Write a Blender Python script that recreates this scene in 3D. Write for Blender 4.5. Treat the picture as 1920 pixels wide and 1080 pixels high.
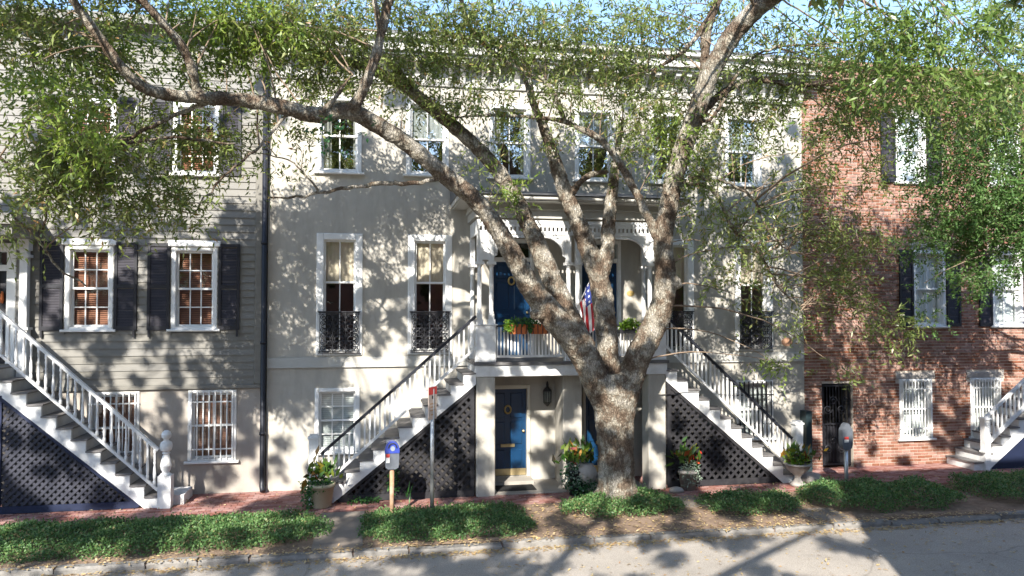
import bpy, math, random
import numpy as np
from mathutils import Matrix, Vector
for o in list(bpy.data.objects): bpy.data.objects.remove(o)
SC = bpy.context.scene
COL = SC.collection
R = math.radians
# ------------------------------------------------------------------ camera
cd = bpy.data.cameras.new('camera'); cam = bpy.data.objects.new('camera', cd); COL.objects.link(cam)
cd.sensor_width = 36; cd.lens = 26.25; cd.clip_start = 0.1; cd.clip_end = 2000
cam.location = (0, -16.5, 3.83)
cam.rotation_euler = (R(90) + math.atan(40 / 1400), 0, -R(10.3))
SC.camera = cam
# ------------------------------------------------------------------ sky and sun
SUN_EL, SUN_AZ = R(33), R(23)          # from behind the viewer, a little to the left
world = bpy.data.worlds.new('World'); SC.world = world; world.use_nodes = True
wn = world.node_tree; bg = wn.nodes['Background']
sky = wn.nodes.new('ShaderNodeTexSky'); sky.sky_type = 'NISHITA'; sky.sun_disc = False
sky.sun_elevation = SUN_EL; sky.sun_rotation = math.pi + SUN_AZ
sky.altitude = 400; sky.air_density = 1.0; sky.dust_density = 0.5; sky.ozone_density = 2.0
wn.links.new(sky.outputs[0], bg.inputs[0]); bg.inputs[1].default_value = 0.15
SDIR = Vector((math.sin(SUN_AZ) * math.cos(SUN_EL), math.cos(SUN_AZ) * math.cos(SUN_EL), -math.sin(SUN_EL)))
sl = bpy.data.lights.new('sun', 'SUN'); sl.energy = 4.4; sl.angle = R(0.53); sl.color = (1.0, 0.945, 0.86)
so = bpy.data.objects.new('sun', sl); COL.objects.link(so); so.rotation_euler = SDIR.to_track_quat('-Z', 'Y').to_euler()
so.location = (-8, -30, 30)
SC.view_settings.view_transform = 'Standard'; SC.view_settings.look = 'None'
SC.view_settings.exposure = 1.5; SC.view_settings.gamma = 1.0; SC.view_settings.use_curve_mapping = False
SC.cycles.max_bounces = 8; SC.cycles.transparent_max_bounces = 12; SC.cycles.diffuse_bounces = 4
SC.cycles.caustics_reflective = False; SC.cycles.caustics_refractive = False

rng = np.random.default_rng(7); random.seed(7)
# ------------------------------------------------------------------ materials
def nd(nt, t, **k):
    n = nt.nodes.new(t)
    for a, b in k.items(): setattr(n, a, b)
    return n
def M(name, col, rough=.7, var=.12, scale=2.5, bump=0., bscale=60., spec=.3, dirt=None, damt=.5, dscale=.7, dst=None, metal=0., stretch=(1, 1, 1), rnd=0., col2=None):
    m = bpy.data.materials.new(name); m.use_nodes = True; nt = m.node_tree; b = nt.nodes['Principled BSDF']; L = nt.links.new
    g = nd(nt, 'ShaderNodeNewGeometry'); mp = nd(nt, 'ShaderNodeMapping'); mp.inputs['Scale'].default_value = stretch
    L(g.outputs['Position'], mp.inputs[0])
    n = nd(nt, 'ShaderNodeTexNoise'); n.inputs['Scale'].default_value = scale; n.inputs['Detail'].default_value = 7; n.inputs['Roughness'].default_value = .65
    L(mp.outputs[0], n.inputs[0])
    r = nd(nt, 'ShaderNodeMapRange'); r.inputs[1].default_value = .3; r.inputs[2].default_value = .7; L(n.outputs[0], r.inputs[0])
    mx = nd(nt, 'ShaderNodeMix', data_type='RGBA'); L(r.outputs[0], mx.inputs[0])
    c2 = col2 or tuple(min(1, c * (1 + var)) for c in col)
    mx.inputs[6].default_value = (*[c * (1 - var) for c in col], 1); mx.inputs[7].default_value = (*c2, 1)
    out = mx.outputs[2]
    if rnd:
        oi = nd(nt, 'ShaderNodeObjectInfo'); at = nd(nt, 'ShaderNodeAttribute', attribute_name='tint')
        ad = nd(nt, 'ShaderNodeMath', operation='ADD'); L(oi.outputs['Random'], ad.inputs[0]); L(at.outputs['Fac'], ad.inputs[1])
        fr = nd(nt, 'ShaderNodeMath', operation='FRACT'); L(ad.outputs[0], fr.inputs[0])
        mr = nd(nt, 'ShaderNodeMapRange'); mr.inputs[3].default_value = 1 - rnd; mr.inputs[4].default_value = 1 + rnd; L(fr.outputs[0], mr.inputs[0])
        h = nd(nt, 'ShaderNodeHueSaturation'); L(mr.outputs[0], h.inputs['Value']); L(out, h.inputs['Color'])
        s2 = nd(nt, 'ShaderNodeMapRange'); s2.inputs[3].default_value = 1.15; s2.inputs[4].default_value = .7; L(fr.outputs[0], s2.inputs[0]); L(s2.outputs[0], h.inputs['Saturation'])
        out = h.outputs[0]
    if dirt:
        n2 = nd(nt, 'ShaderNodeTexNoise'); n2.inputs['Scale'].default_value = dscale; n2.inputs['Detail'].default_value = 9; n2.inputs['Roughness'].default_value = .7
        if dst:
            mq = nd(nt, 'ShaderNodeMapping'); mq.inputs['Scale'].default_value = dst; L(g.outputs['Position'], mq.inputs[0]); L(mq.outputs[0], n2.inputs[0])
        else: L(mp.outputs[0], n2.inputs[0])
        r2 = nd(nt, 'ShaderNodeMapRange'); r2.inputs[1].default_value = .45; r2.inputs[2].default_value = .75; r2.inputs[4].default_value = damt; L(n2.outputs[0], r2.inputs[0])
        m2 = nd(nt, 'ShaderNodeMix', data_type='RGBA'); L(r2.outputs[0], m2.inputs[0]); L(out, m2.inputs[6]); m2.inputs[7].default_value = (*dirt, 1); out = m2.outputs[2]
    L(out, b.inputs['Base Color'])
    b.inputs['Roughness'].default_value = rough; b.inputs['Specular IOR Level'].default_value = spec; b.inputs['Metallic'].default_value = metal
    if bump:
        n3 = nd(nt, 'ShaderNodeTexNoise'); n3.inputs['Scale'].default_value = bscale; n3.inputs['Detail'].default_value = 6
        L(mp.outputs[0], n3.inputs[0])
        bp = nd(nt, 'ShaderNodeBump'); bp.inputs['Strength'].default_value = bump; bp.inputs['Distance'].default_value = .02; L(n3.outputs[0], bp.inputs['Height']); L(bp.outputs[0], b.inputs['Normal'])
    return m
def leaf_mat(name, cols, trans=.35, rough=.45, gloss=.35):
    m = bpy.data.materials.new(name); m.use_nodes = True; nt = m.node_tree; b = nt.nodes['Principled BSDF']; L = nt.links.new
    at = nd(nt, 'ShaderNodeAttribute', attribute_name='tint'); oi = nd(nt, 'ShaderNodeObjectInfo')
    ad = nd(nt, 'ShaderNodeMath', operation='ADD'); L(oi.outputs['Random'], ad.inputs[0]); L(at.outputs['Fac'], ad.inputs[1])
    fr = nd(nt, 'ShaderNodeMath', operation='FRACT'); L(ad.outputs[0], fr.inputs[0])
    cr = nd(nt, 'ShaderNodeValToRGB'); L(fr.outputs[0], cr.inputs[0]); e = cr.color_ramp.elements
    while len(e) < len(cols): e.new(.5)
    for i, (p, c) in enumerate(cols): e[i].position = p; e[i].color = (*c, 1)
    L(cr.outputs[0], b.inputs['Base Color']); b.inputs['Roughness'].default_value = rough; b.inputs['Specular IOR Level'].default_value = gloss
    tr = nd(nt, 'ShaderNodeBsdfTranslucent'); h = nd(nt, 'ShaderNodeHueSaturation'); h.inputs['Hue'].default_value = .485; h.inputs['Value'].default_value = 1.25; h.inputs['Saturation'].default_value = 1.1
    L(cr.outputs[0], h.inputs['Color']); L(h.outputs[0], tr.inputs[0])
    mx = nd(nt, 'ShaderNodeMixShader'); mx.inputs[0].default_value = trans; L(b.outputs[0], mx.inputs[1]); L(tr.outputs[0], mx.inputs[2])
    L(mx.outputs[0], nt.nodes['Material Output'].inputs[0]); return m
def glass_mat(name, tint=(.9, .95, .95), refl=1.0):
    m = bpy.data.materials.new(name); m.use_nodes = True; nt = m.node_tree; L = nt.links.new
    nt.nodes.remove(nt.nodes['Principled BSDF'])
    g = nd(nt, 'ShaderNodeNewGeometry'); n = nd(nt, 'ShaderNodeTexNoise'); n.inputs['Scale'].default_value = 2.2; n.inputs['Detail'].default_value = 1
    L(g.outputs['Position'], n.inputs[0]); bp = nd(nt, 'ShaderNodeBump'); bp.inputs['Strength'].default_value = .25; bp.inputs['Distance'].default_value = .03; L(n.outputs[0], bp.inputs['Height'])
    t = nd(nt, 'ShaderNodeBsdfTransparent'); t.inputs[0].default_value = (*tint, 1)
    gl = nd(nt, 'ShaderNodeBsdfGlossy'); gl.inputs['Roughness'].default_value = .015; L(bp.outputs[0], gl.inputs['Normal'])
    lw_ = nd(nt, 'ShaderNodeLayerWeight'); pw_ = nd(nt, 'ShaderNodeMath', operation='POWER'); pw_.inputs[1].default_value = 4.; L(lw_.outputs['Facing'], pw_.inputs[0])
    mu = nd(nt, 'ShaderNodeMath', operation='MULTIPLY_ADD'); mu.inputs[1].default_value = .8; mu.inputs[2].default_value = .10 * refl; mu.use_clamp = True; L(pw_.outputs[0], mu.inputs[0])
    mx = nd(nt, 'ShaderNodeMixShader'); L(mu.outputs[0], mx.inputs[0]); L(t.outputs[0], mx.inputs[1]); L(gl.outputs[0], mx.inputs[2])
    L(mx.outputs[0], nt.nodes['Material Output'].inputs[0]); return m
def bark_mat():
    m = bpy.data.materials.new('bark'); m.use_nodes = True; nt = m.node_tree; b = nt.nodes['Principled BSDF']; L = nt.links.new
    g = nd(nt, 'ShaderNodeNewGeometry'); mp = nd(nt, 'ShaderNodeMapping'); mp.inputs['Scale'].default_value = (1, 1, .4); L(g.outputs['Position'], mp.inputs[0])
    n1 = nd(nt, 'ShaderNodeTexNoise'); n1.inputs['Scale'].default_value = 22; n1.inputs['Detail'].default_value = 8; n1.inputs['Roughness'].default_value = .7; L(mp.outputs[0], n1.inputs[0])
    v = nd(nt, 'ShaderNodeTexVoronoi', feature='DISTANCE_TO_EDGE'); v.inputs['Scale'].default_value = 26
    mp2 = nd(nt, 'ShaderNodeMapping'); mp2.inputs['Scale'].default_value = (1, 1, .22); L(g.outputs['Position'], mp2.inputs[0])
    nz = nd(nt, 'ShaderNodeTexNoise'); nz.inputs['Scale'].default_value = 9; L(g.outputs['Position'], nz.inputs[0])
    ma = nd(nt, 'ShaderNodeMix', data_type='RGBA'); ma.inputs[0].default_value = .12; L(mp2.outputs[0], ma.inputs[6]); L(nz.outputs['Color'], ma.inputs[7]); L(ma.outputs[2], v.inputs[0])
    n2 = nd(nt, 'ShaderNodeTexNoise'); n2.inputs['Scale'].default_value = 2.6; n2.inputs['Detail'].default_value = 9; n2.inputs['Roughness'].default_value = .7; L(g.outputs['Position'], n2.inputs[0])
    cr = nd(nt, 'ShaderNodeValToRGB'); e = cr.color_ramp.elements; L(n2.outputs[0], cr.inputs[0])
    e[0].position = .36; e[0].color = (.115, .078, .054, 1); e[1].position = .62; e[1].color = (.46, .42, .36, 1)
    x = e.new(.47); x.color = (.185, .142, .105, 1); x = e.new(.53); x.color = (.30, .27, .215, 1)
    r = nd(nt, 'ShaderNodeMapRange'); r.inputs[1].default_value = 0; r.inputs[2].default_value = .18; r.inputs[3].default_value = .5; L(v.outputs['Distance'], r.inputs[0])
    mu = nd(nt, 'ShaderNodeMix', data_type='RGBA', blend_type='MULTIPLY'); mu.inputs[0].default_value = 1; L(cr.outputs[0], mu.inputs[6]); L(r.outputs[0], mu.inputs[7])
    L(mu.outputs[2], b.inputs['Base Color']); b.inputs['Roughness'].default_value = .9; b.inputs['Specular IOR Level'].default_value = .15
    ad = nd(nt, 'ShaderNodeMath', operation='ADD'); L(r.outputs[0], ad.inputs[0]); L(n1.outputs[0], ad.inputs[1])
    bp = nd(nt, 'ShaderNodeBump'); bp.inputs['Strength'].default_value = .9; bp.inputs['Distance'].default_value = .03; L(ad.outputs[0], bp.inputs['Height']); L(bp.outputs[0], b.inputs['Normal'])
    return m
def flag_mat():
    m = bpy.data.materials.new('flag_cloth'); m.use_nodes = True; nt = m.node_tree; b = nt.nodes['Principled BSDF']; L = nt.links.new
    at = nd(nt, 'ShaderNodeAttribute', attribute_name='tint')          # 0 white, .5 red, 1 blue per stripe face
    cr = nd(nt, 'ShaderNodeValToRGB'); cr.color_ramp.interpolation = 'CONSTANT'; e = cr.color_ramp.elements
    e[0].color = (.78, .76, .74, 1); e[1].position = .3; e[1].color = (.5, .03, .04, 1); x = e.new(.8); x.color = (.03, .05, .22, 1)
    L(at.outputs['Fac'], cr.inputs[0]); L(cr.outputs[0], b.inputs['Base Color']); b.inputs['Roughness'].default_value = .8; return m

m_stucco = M('grey_stucco', (.43, .405, .355), .9, .10, 1.6, .3, 90, .15, dirt=(.29, .275, .24), damt=.85, dscale=2.2, dst=(1, 1, .22))
m_trim = M('stucco_trim', (.46, .45, .415), .85, .07, 2, .15, 60, .15, dirt=(.36, .34, .3), damt=.4)
m_olive = M('porch_wall_paint', (.40, .36, .26), .85, .06, 2, .1, 70, .15)
m_pink = M('beige_base_stucco', (.37, .335, .295), .9, .1, 1.5, .25, 80, .15, dirt=(.27, .24, .205), damt=.6, dscale=2.2, dst=(1, 1, .22))
m_siding = M('grey_green_clapboard_paint', (.18, .171, .15), .6, .1, 3, .12, 50, .3, dirt=(.23, .22, .19), damt=.35, rnd=.05, stretch=(.4, 1, 3))
m_white = M('white_paint', (.74, .74, .72), .5, .05, 3, .08, 40, .35, dirt=(.5, .49, .45), damt=.45, dscale=2.2)
m_whitewood = M('weathered_white_paint', (.70, .70, .69), .6, .08, 5, .2, 60, .3, dirt=(.42, .41, .39), damt=.6, dscale=3.0)
m_cream = M('cream_paint', (.66, .62, .52), .6, .05, 3, .08, 40, .3)
m_tread = M('dark_grey_tread_paint', (.13, .125, .125), .6, .2, 6, .1, 60, .3, dirt=(.24, .22, .2), damt=.5, dscale=3)
m_riser = M('grey_riser_paint', (.42, .42, .41), .6, .1, 6, .1, 60, .3)
m_navy = M('navy_lattice_paint', (.03, .032, .045), .65, .15, 8, .1, 60, .3, dirt=(.07, .07, .09), damt=.5, dscale=3)
m_navyb = M('blue_board_paint', (.012, .018, .045), .6, .15, 6, .1, 60, .3)
m_char = M('charcoal_lattice_paint', (.02, .0195, .023), .65, .2, 8, .1, 60, .3, dirt=(.055, .052, .052), damt=.5, dscale=3)
m_iron = M('black_iron', (.018, .018, .022), .45, .2, 8, .05, 60, .45)
m_blue = M('blue_door_paint', (.005, .035, .092), .3, .08, 4, .03, 30, .5)
m_shut = M('black_shutter_paint', (.014, .014, .019), .5, .15, 6, .05, 40, .4)
m_louv = M('shutter_louvre_paint', (.05, .047, .057), .6, .15, 6, .05, 40, .3)
m_pipe = M('dark_downpipe_paint', (.015, .017, .024), .45, .15, 5, .05, 40, .4)
m_brass = M('brass', (.5, .40, .22), .45, .15, 8, 0, 40, .5, metal=.6)
m_gold = M('aged_gold', (.42, .30, .11), .5, .2, 8, 0, 40, .4)
m_slate = M('roof_metal', (.12, .12, .125), .5, .12, 3, .05, 30, .3)
m_dark = M('dark_interior', (.06, .055, .05), .9, .1, 2, 0, 10, .1)
m_wood = M('wood_blind', (.26, .105, .06), .45, .2, 4, .05, 40, .35, stretch=(.5, 1, 6))
m_blind = M('white_blind', (.62, .62, .6), .6, .05, 4, 0, 40, .3)
m_curt = M('tan_curtain', (.66, .54, .41), .85, .12, 3, .05, 40, .1)
m_curtw = M('pale_curtain', (.62, .60, .55), .85, .1, 3, .05, 40, .1)
m_glass = glass_mat('window_glass'); m_glassp = glass_mat('parlour_glass', refl=1.5); m_glassr = glass_mat('bright_window_glass', refl=4.4)
m_brick = M('red_brick', (.27, .125, .085), .9, .3, 5, .4, 70, .15, rnd=.28, dirt=(.30, .19, .14), damt=.5, dscale=1.2)
m_mortar = M('lime_mortar', (.52, .455, .385), .95, .12, 6, .4, 70, .1)
m_paver = M('brick_paver', (.26, .115, .095), .85, .25, 6, .35, 60, .2, rnd=.25, dirt=(.34, .24, .19), damt=.5, dscale=1.5)
m_sand = M('paving_joint_sand', (.17, .125, .10), .95, .2, 5, .3, 60, .1)
m_soil = M('leaf_strewn_soil', (.20, .145, .105), .95, .35, 7, .8, 30, .1, dirt=(.32, .23, .165), damt=.6, dscale=2.5)
m_walk = M('dirty_concrete', (.22, .19, .16), .9, .25, 3, .3, 60, .15, dirt=(.16, .125, .10), damt=.7, dscale=1.5)
m_conc = M('worn_concrete', (.33, .305, .27), .9, .14, 3, .3, 60, .15, dirt=(.27, .25, .22), damt=.5, dscale=1.5)
m_kerb = M('granite_kerb', (.20, .19, .175), .85, .3, 9, .5, 50, .2, dirt=(.24, .22, .2), damt=.6, dscale=2)
def road_mat():
    m = M('worn_asphalt', (.36, .325, .285), .9, .14, 1.1, 0, 10, .2, dirt=(.46, .41, .35), damt=.6, dscale=.5)
    nt = m.node_tree; L = nt.links.new; b = nt.nodes['Principled BSDF']; src = b.inputs['Base Color'].links[0].from_socket
    g = nd(nt, 'ShaderNodeNewGeometry'); n = nd(nt, 'ShaderNodeTexNoise'); n.inputs['Scale'].default_value = 55; n.inputs['Detail'].default_value = 4; n.inputs['Roughness'].default_value = .8; L(g.outputs['Position'], n.inputs[0])
    r = nd(nt, 'ShaderNodeMapRange'); r.inputs[1].default_value = .32; r.inputs[2].default_value = .68; r.inputs[3].default_value = .62; r.inputs[4].default_value = 1.3; L(n.outputs[0], r.inputs[0])
    nz = nd(nt, 'ShaderNodeTexNoise'); nz.inputs['Scale'].default_value = 1.3; nz.inputs['Detail'].default_value = 6; L(g.outputs['Position'], nz.inputs[0])
    mx = nd(nt, 'ShaderNodeMix', data_type='RGBA'); mx.inputs[0].default_value = .35; L(g.outputs['Position'], mx.inputs[6]); L(nz.outputs['Color'], mx.inputs[7])
    v = nd(nt, 'ShaderNodeTexVoronoi', feature='DISTANCE_TO_EDGE'); v.inputs['Scale'].default_value = .32; L(mx.outputs[2], v.inputs[0])
    c = nd(nt, 'ShaderNodeMapRange'); c.inputs[1].default_value = .0; c.inputs[2].default_value = .006; c.inputs[3].default_value = .72; L(v.outputs['Distance'], c.inputs[0])
    mm = nd(nt, 'ShaderNodeMath', operation='MULTIPLY'); L(r.outputs[0], mm.inputs[0]); L(c.outputs[0], mm.inputs[1])
    mu = nd(nt, 'ShaderNodeMix', data_type='RGBA', blend_type='MULTIPLY'); mu.inputs[0].default_value = 1; L(src, mu.inputs[6]); L(mm.outputs[0], mu.inputs[7]); L(mu.outputs[2], b.inputs['Base Color'])
    bp = nd(nt, 'ShaderNodeBump'); bp.inputs['Strength'].default_value = .6; bp.inputs['Distance'].default_value = .012; L(mm.outputs[0], bp.inputs['Height']); L(bp.outputs[0], b.inputs['Normal'])
    return m
m_road = road_mat()
m_ground = M('far_ground', (.16, .15, .12), .95, .2, .3, 0, 10, .1)
m_bark = bark_mat()
m_twig = M('twig_bark', (.22, .165, .12), .9, .3, 8, .2, 60, .1)
m_stone = M('pale_stone', (.31, .285, .26), .9, .15, 8, .3, 50, .15)
m_pot = M('tan_pot', (.46, .40, .28), .8, .1, 6, .2, 60, .2)
m_plq = M('clay_plaque', (.33, .19, .12), .8, .15, 9)
m_terra = M('terracotta', (.50, .15, .055), .8, .15, 6, .15, 60, .2)
m_steel = M('galvanised_steel', (.46, .47, .48), .38, .1, 12, .05, 60, .5, metal=.7)
m_post = M('rusty_post_paint', (.36, .22, .13), .7, .25, 9, .2, 60, .2, dirt=(.42, .38, .34), damt=.5, dscale=6)
m_meter = M('grey_meter_casting', (.13, .145, .17), .45, .12, 9, .05, 60, .4, metal=.3)
m_mblue = M('blue_meter_dome', (.035, .06, .30), .25, .1, 9, .02, 60, .5)
m_red = M('red_sticker', (.45, .05, .045), .6, .1, 9)
m_sign = M('faded_tan_sign', (.44, .36, .31), .6, .1, 9)
m_lens = M('meter_lens', (.22, .25, .29), .15, .05, 9)
m_mat = M('dark_doormat', (.03, .03, .03), .95, .2, 30, .4, 200, .1)
m_green = M('dark_green_paint', (.02, .035, .04), .5, .15, 6)
GR = [(0, (.09, .135, .035)), (.3, (.175, .23, .062)), (.65, (.255, .31, .095)), (.94, (.34, .37, .15)), (1, (.40, .23, .10))]
m_leaf = leaf_mat('oak_leaf', GR, .45, .36, .6)
m_leafg = leaf_mat('bright_oak_leaf', [(0, (.11, .18, .03)), (.5, (.19, .28, .05)), (.9, (.28, .37, .085)), (1, (.34, .39, .12))], .45, .36, .6)
m_leafn = leaf_mat('near_oak_leaf', [(0, (.10, .17, .04)), (.5, (.17, .26, .065)), (.9, (.25, .34, .10)), (1, (.32, .34, .14))], .45, .36, .6)
m_ivy = leaf_mat('ivy_leaf', [(0, (.02, .07, .03)), (1, (.04, .12, .04))], .25)
m_ever = leaf_mat('evergreen_leaf', [(0, (.055, .12, .035)), (.5, (.10, .20, .055)), (.9, (.17, .28, .085)), (1, (.23, .32, .11))], .4)
m_bed = leaf_mat('ground_cover_leaf', [(0, (.04, .095, .03)), (.5, (.09, .185, .058)), (.88, (.16, .27, .095)), (1, (.26, .22, .10))], .35)
m_fall = leaf_mat('fallen_leaf', [(0, (.42, .30, .13)), (.5, (.50, .39, .2)), (.8, (.34, .2, .1)), (1, (.55, .46, .28))], .15)
m_croton = leaf_mat('croton_leaf', [(0, (.05, .018, .012)), (.2, (.025, .07, .015)), (.55, (.06, .13, .02)), (.8, (.13, .16, .02)), (.95, (.28, .13, .02)), (1, (.2, .03, .02))], .25)
m_trail = leaf_mat('trailing_leaf', [(0, (.02, .07, .02)), (.6, (.04, .13, .03)), (1, (.10, .22, .05))], .25)
m_lime = leaf_mat('lime_leaf', [(0, (.10, .22, .02)), (.6, (.2, .34, .04)), (1, (.32, .42, .08))], .35)
m_dusty = leaf_mat('silver_leaf', [(0, (.14, .2, .14)), (1, (.28, .34, .26))], .2)
m_redfl = leaf_mat('red_flower', [(0, (.45, .03, .02)), (1, (.6, .12, .03))], .2)
m_flag = flag_mat()
# ------------------------------------------------------------------ mesh helpers
class MB:
    def __init__(s): s.v = []; s.f = []; s.t = []
    def add(s, vs, fs):
        n = len(s.v); s.v += [tuple(p) for p in vs]; s.f += [tuple(n + i for i in q) for q in fs]; return s
    def box(s, x0, x1, y0, y1, z0, z1):
        if x0 > x1: x0, x1 = x1, x0
        return s.add([(x0, y0, z0), (x1, y0, z0), (x1, y1, z0), (x0, y1, z0), (x0, y0, z1), (x1, y0, z1), (x1, y1, z1), (x0, y1, z1)],
                     [(0, 3, 2, 1), (4, 5, 6, 7), (0, 1, 5, 4), (1, 2, 6, 5), (2, 3, 7, 6), (3, 0, 4, 7)])
    def bev(s, x0, x1, y0, y1, z0, z1, b=.01):       # box with chamfered front edges
        return s.add([(x0, y1, z0), (x1, y1, z0), (x1, y1, z1), (x0, y1, z1), (x0, y0 + b, z0), (x1, y0 + b, z0), (x1, y0 + b, z1), (x0, y0 + b, z1),
                      (x0 + b, y0, z0 + b), (x1 - b, y0, z0 + b), (x1 - b, y0, z1 - b), (x0 + b, y0, z1 - b)],
                     [(3, 2, 1, 0), (0, 1, 5, 4), (1, 2, 6, 5), (2, 3, 7, 6), (3, 0, 4, 7), (4, 5, 9, 8), (5, 6, 10, 9), (6, 7, 11, 10), (7, 4, 8, 11), (8, 9, 10, 11)])
    def prism(s, pts, y0, y1):                        # pts in (x, z), counter-clockwise seen from -y
        n = len(pts); vs = [(x, y0, z) for x, z in pts] + [(x, y1, z) for x, z in pts]
        return s.add(vs, [tuple(range(n)), tuple(range(2 * n - 1, n - 1, -1))] + [(i, i + n, (i + 1) % n + n, (i + 1) % n) for i in range(n)])
    def bar(s, p, q, w, d, up=(0, 1, 0)):             # bar from p to q; w in plane, d along 'up'
        p = Vector(p); q = Vector(q); a = (q - p).normalized(); u = Vector(up); c = a.cross(u).normalized(); u = c.cross(a)
        vs = []
        for e in (p, q):
            for i, j in ((-1, -1), (1, -1), (1, 1), (-1, 1)): vs.append(e + c * (i * w / 2) + u * (j * d / 2))
        return s.add(vs, [(3, 2, 1, 0), (4, 5, 6, 7), (0, 1, 5, 4), (1, 2, 6, 5), (2, 3, 7, 6), (3, 0, 4, 7)])
    def lathe(s, prof, c=(0, 0, 0), n=12):
        vs = []; fs = []; k = len(prof)
        for r, z in prof:
            for i in range(n):
                a = 2 * math.pi * i / n; vs.append((c[0] + r * math.cos(a), c[1] + r * math.sin(a), c[2] + z))
        for j in range(k - 1):
            for i in range(n): fs.append((j * n + i, j * n + (i + 1) % n, (j + 1) * n + (i + 1) % n, (j + 1) * n + i))
        fs.append(tuple(range(n - 1, -1, -1))); fs.append(tuple((k - 1) * n + i for i in range(n)))
        return s.add(vs, fs)
    def tube(s, P, rad, n=8, cap=True, wob=0.):
        P = [Vector(p) for p in P]; vs = []; fs = []; ref = None
        for i, p in enumerate(P):
            a = (P[min(i + 1, len(P) - 1)] - P[max(i - 1, 0)]).normalized()
            if ref is None: ref = a.orthogonal().normalized()
            ref = (ref - a * ref.dot(a)).normalized(); w = a.cross(ref); r = rad[i] if hasattr(rad, '__len__') else rad
            for k in range(n):
                t = 2 * math.pi * k / n; rr = r * (1 + wob * (math.sin(3 * t + i * .35) * .5 + math.sin(5 * t - i * .22 + 1) * .35 + random.uniform(-.4, .4)))
                vs.append(p + (ref * math.cos(t) + w * math.sin(t)) * rr)
        for j in range(len(P) - 1):
            for k in range(n): fs.append((j * n + k, j * n + (k + 1) % n, (j + 1) * n + (k + 1) % n, (j + 1) * n + k))
        if cap: fs.append(tuple(range(n - 1, -1, -1))); fs.append(tuple((len(P) - 1) * n + k for k in range(n)))
        return s.add(vs, fs)
    def mesh(s, name, mat, smooth=False):
        me = bpy.data.meshes.new(name); me.from_pydata(s.v, [], s.f); me.materials.append(mat)
        if smooth: me.polygons.foreach_set('use_smooth', [True] * len(me.polygons))
        if s.t:
            a = me.attributes.new('tint', 'FLOAT', 'FACE'); a.data.foreach_set('value', s.t)
        me.update(); return me
    def build(s, name, mat, parent=None, smooth=False, **k): return put(name, s.mesh(name, mat, smooth), parent, **k)
def put(name, me, parent=None, loc=None, kind=None, label=None, cat=None, group=None, rot=None):
    o = bpy.data.objects.new(name, me); COL.objects.link(o)
    if loc is not None: o.location = loc
    if rot is not None: o.rotation_euler = rot
    if parent is not None:
        o.parent = parent
        if parent.type == 'EMPTY': o.matrix_parent_inverse = Matrix.Translation(-parent.location)
    if kind: o['kind'] = kind
    if label: o['label'] = label
    if cat: o['category'] = cat
    if group: o['group'] = group
    return o
def thing(name, label, cat, loc, group=None):
    o = bpy.data.objects.new(name, None); COL.objects.link(o); o.location = loc; o['label'] = label; o['category'] = cat
    o.empty_display_size = .2
    if group: o['group'] = group
    return o
def bx(*a): return MB().box(*a)
def leaves(name, P, D, N, L, W, tint, mat, parent=None, **k):
    n = len(P); S = np.cross(D, N); S /= np.linalg.norm(S, axis=1)[:, None] + 1e-9
    L = np.broadcast_to(L, n)[:, None]; W = np.broadcast_to(W, n)[:, None]; N2 = np.cross(S, D)
    V = np.empty((n, 4, 3), np.float32)
    V[:, 0] = P; V[:, 1] = P + D * L * .42 + S * W * .5 + N2 * L * .06; V[:, 2] = P + D * L; V[:, 3] = P + D * L * .42 - S * W * .5 + N2 * L * .06
    me = bpy.data.meshes.new(name); me.vertices.add(4 * n); me.vertices.foreach_set('co', V.ravel())
    me.loops.add(4 * n); me.loops.foreach_set('vertex_index', np.arange(4 * n, dtype=np.int32))
    me.polygons.add(n); me.polygons.foreach_set('loop_start', np.arange(0, 4 * n, 4, dtype=np.int32)); me.polygons.foreach_set('loop_total', np.full(n, 4, np.int32))
    a = me.attributes.new('tint', 'FLOAT', 'FACE'); a.data.foreach_set('value', np.asarray(tint, np.float32))
    me.materials.append(mat); me.update(calc_edges=True); me.validate()
    return put(name, me, parent, **k)
def unit(a): return a / (np.linalg.norm(a, axis=-1, keepdims=True) + 1e-9)
# ------------------------------------------------------------------ ground, road, pavement
put('ground', bx(-300, 300, -300, 300, -.6, -.5).mesh('ground', m_ground), kind='structure')
put('road', bx(-120, 120, -13.5, -4.3, -.4, -.088).mesh('road', m_road), kind='structure')
put('far_pavement', bx(-120, 120, -22, -13.5, -.45, 0).mesh('far_pavement', m_conc), kind='structure')
pav = put('pavement', bx(-60, 60, -1.95, .1, -.3, -.012).mesh('pavement', m_sand), kind='structure')
strip = MB(); xs = np.linspace(-60, 60, 361); ys = np.linspace(-4.17, -1.951, 14)
for i, x in enumerate(xs):
    for j, y in enumerate(ys):
        strip.v.append((x, y, -.012 + (0 if j in (0, 13) else random.uniform(-.012, .02))))
strip.f = [(i * 14 + j, (i + 1) * 14 + j, (i + 1) * 14 + j + 1, i * 14 + j + 1) for i in range(360) for j in range(13)]
strip.build('tree_lawn', m_soil, None, True, kind='structure')
# concrete walk slabs crossing the planting strip
for (a, b, y0, y1) in ((-1.0, -.2, -4.165, -1.96), (5.75, 6.45, -2.75, -1.96), (7.9, 8.6, -4.16, -3.3)):
    bx(a, b, y0, y1, -.05, .012).build('concrete_walk', m_walk, None, kind='structure')
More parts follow.
